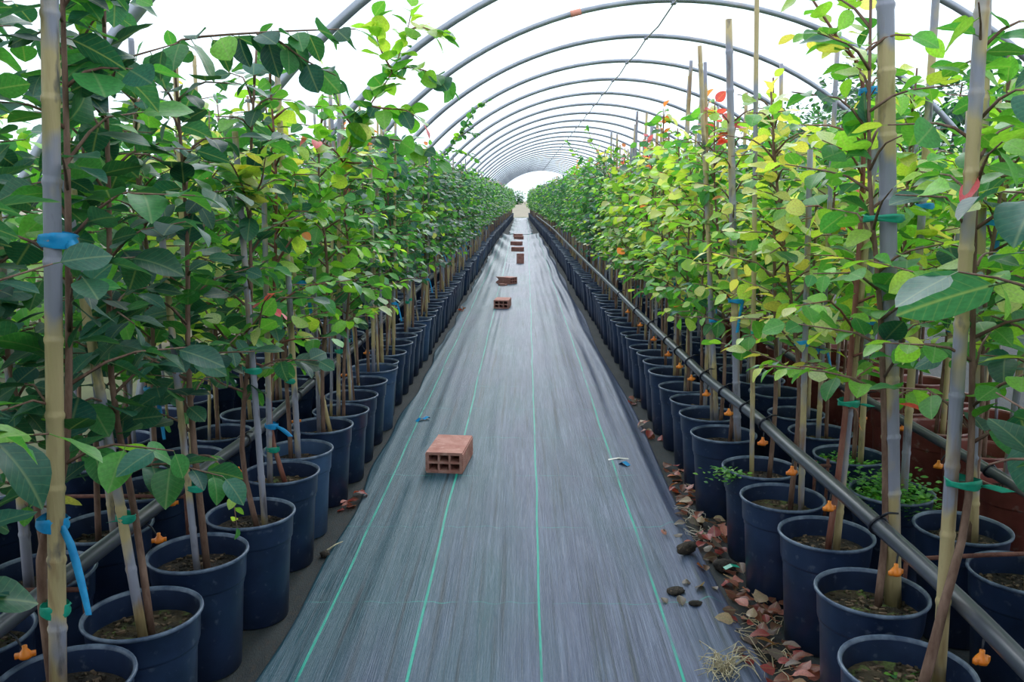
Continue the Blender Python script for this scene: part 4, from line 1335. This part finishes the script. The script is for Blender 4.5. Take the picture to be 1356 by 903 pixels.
strands('root_tangle', .875, 2.86, .01, 18, .10, .03, 'straw', 'dry stalks among red leaves near the straw tuft', 'roots', 5)

def scrap(name, x, y, z, pts, w, mat, label, cat, rz=0):
    mb = MB(); V, F = [], []
    for p in pts:
        for e in (-1, 1):
            for t in (0, .0012): V.append((p[0], p[1] + e * w / 2, p[2] + t))
    for i in range(len(pts) - 1):
        a = i * 4
        F += [(a, a + 4, a + 6, a + 2), (a + 1, a + 3, a + 7, a + 5), (a, a + 1, a + 5, a + 4), (a + 2, a + 6, a + 7, a + 3)]
    F += [(0, 2, 3, 1), ((len(pts) - 1) * 4, (len(pts) - 1) * 4 + 1, (len(pts) - 1) * 4 + 3, (len(pts) - 1) * 4 + 2)]
    z = settle([(x + p[0] * math.cos(rz) - e * w / 2 * math.sin(rz), y + p[0] * math.sin(rz) + e * w / 2 * math.cos(rz), p[2]) for p in pts for e in (-1, 0, 1)], -.001)
    mb.add(V, F); o = put(mb, name, M[mat], smooth=False); o.location = (x, y, z); o.rotation_euler = (0, 0, rz)
    return tag(o, label, cat)
scrap('tape_scrap', -.68, 5.66, .013, [(-.05, 0, .0), (-.02, 0, .02), (.01, 0, .006), (.05, 0, .018), (.06, 0, .004)], .03, 'blue_tape', 'crumpled blue tape scrap on the mat near the lone brick', 'tape', .8)
scrap('tape_scrap', .60, 4.68, .016, [(-.04, 0, .0), (-.01, 0, .02), (.03, 0, .006)], .03, 'blue_tape', 'blue tape scrap beside pale plant tag on the mat', 'tape', -.9)
scrap('plant_tag', .575, 4.80, .016, [(-.06, 0, .0), (0, 0, .010), (.06, 0, .004)], .022, 'pale', 'pale plastic plant tag lying on the green thread', 'tag', .05)
scrap('tape_scrap', .845, 3.20, .02, [(-.03, 0, .0), (0, 0, .012), (.03, 0, .004)], .025, 'green_tape', 'green tape scrap in the red litter', 'tape', .2)
mb = MB(); mb.tube([(0, 0, .01), (.03, .04, .02), (.05, .09, .012)], [.004, .003, .0015], 6)
o = put(mb, 'twig', M['straw']); o.location = (-.84, 3.46, .012); tag(o, 'short pale twig by the small clod on the mat', 'twig')

# ================================================================== outside the tunnel
def tree(x, y, h, w, seed, label, style=('deep', 'dark', 'dark', 'mid'), leaf=.22, n=900, low=.25):
    rg = random.Random(seed)
    root = empty('background_tree', (x, y, -.03)); tag(root, label, 'tree', 'trees outside the tunnel')
    mb = MB(); mb.tube([(0, 0, 0), (.05 * h * .3, 0, h * .3), (0, .05, h * .62), (.05, 0, h * .85)], [.05 * h * .5, .04 * h * .5, .02 * h * .5, .01 * h * .3], 8)
    put(mb, 'trunk', M['bark'], root)
    mb = MB()
    blobs = [(rg.uniform(-w, w) * .55, rg.uniform(-w, w) * .55, h * rg.uniform(low + .15, .85), rg.uniform(.28, .5) * w) for _ in range(9)]
    for i in range(n):
        bx, by, bz, br = rg.choice(blobs)
        d = Vector((rg.gauss(0, 1), rg.gauss(0, 1), rg.gauss(0, 1))).normalized()
        p = Vector((bx, by, bz)) + d * br * rg.uniform(.55, 1.05)
        if p.z < .1: p.z = .1 + rg.random() * .3
        m = leaf_frame(p, d + Vector((rg.gauss(0, .5), rg.gauss(0, .5), -.3)), d + Vector((0, 0, .7)), leaf * rg.uniform(.7, 1.3))
        v, f, uv = LO[rg.choice((0, 0, 2, 3))]; A = np.array(m); j = rg.uniform(.8, 1.2)
        mb.add(v @ A[:3, :3].T + A[:3, 3], f, 0, tuple(j * c for c in PAL[rg.choice(style)]), uv)
    tag(put(mb, 'crown', M['leaf'], root, True, True), kind='stuff')
TL = ['dark dense bushy tree outside the tunnel', 'broad green bush outside the tunnel side']
for i, (x, y, h, w) in enumerate(((8.1, 13.6, 4.0, 1.5), (8.3, 20.5, 5.4, 1.7), (9.4, 25.5, 5.6, 2.0), (7.9, 9.6, 3.4, 1.5), (10.5, 31, 5.6, 2.4), (11, 38, 5.6, 2.6), (8.6, 6.0, 3.0, 1.4), (8.4, 16.9, 4.4, 1.5))):
    tree(x, y, h, w, 200 + i, 'dark dense bushy tree outside the tunnel beyond the red pots')
for i, (x, y, h, w) in enumerate(((-4.6, 8, 2.3, 1.4), (-5.0, 11.5, 2.4, 1.6), (-5.4, 16, 2.6, 1.8), (-5.8, 22, 2.8, 2.0), (-4.4, 5.2, 2.2, 1.3))):
    tree(x, y, h, w, 300 + i, 'low green bush outside the tunnel beyond the brick-side rows', ('mid', 'green', 'bright', 'dark'), .18, 800, .05)
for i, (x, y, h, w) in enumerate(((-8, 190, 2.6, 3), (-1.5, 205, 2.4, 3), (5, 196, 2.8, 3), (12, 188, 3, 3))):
    tree(x, y, h, w, 400 + i, 'small distant tree across the field past the tunnel end', ('teal', 'dark', 'mid'), .5, 500, .0)  # blue distance haze put into the leaf colours as teal
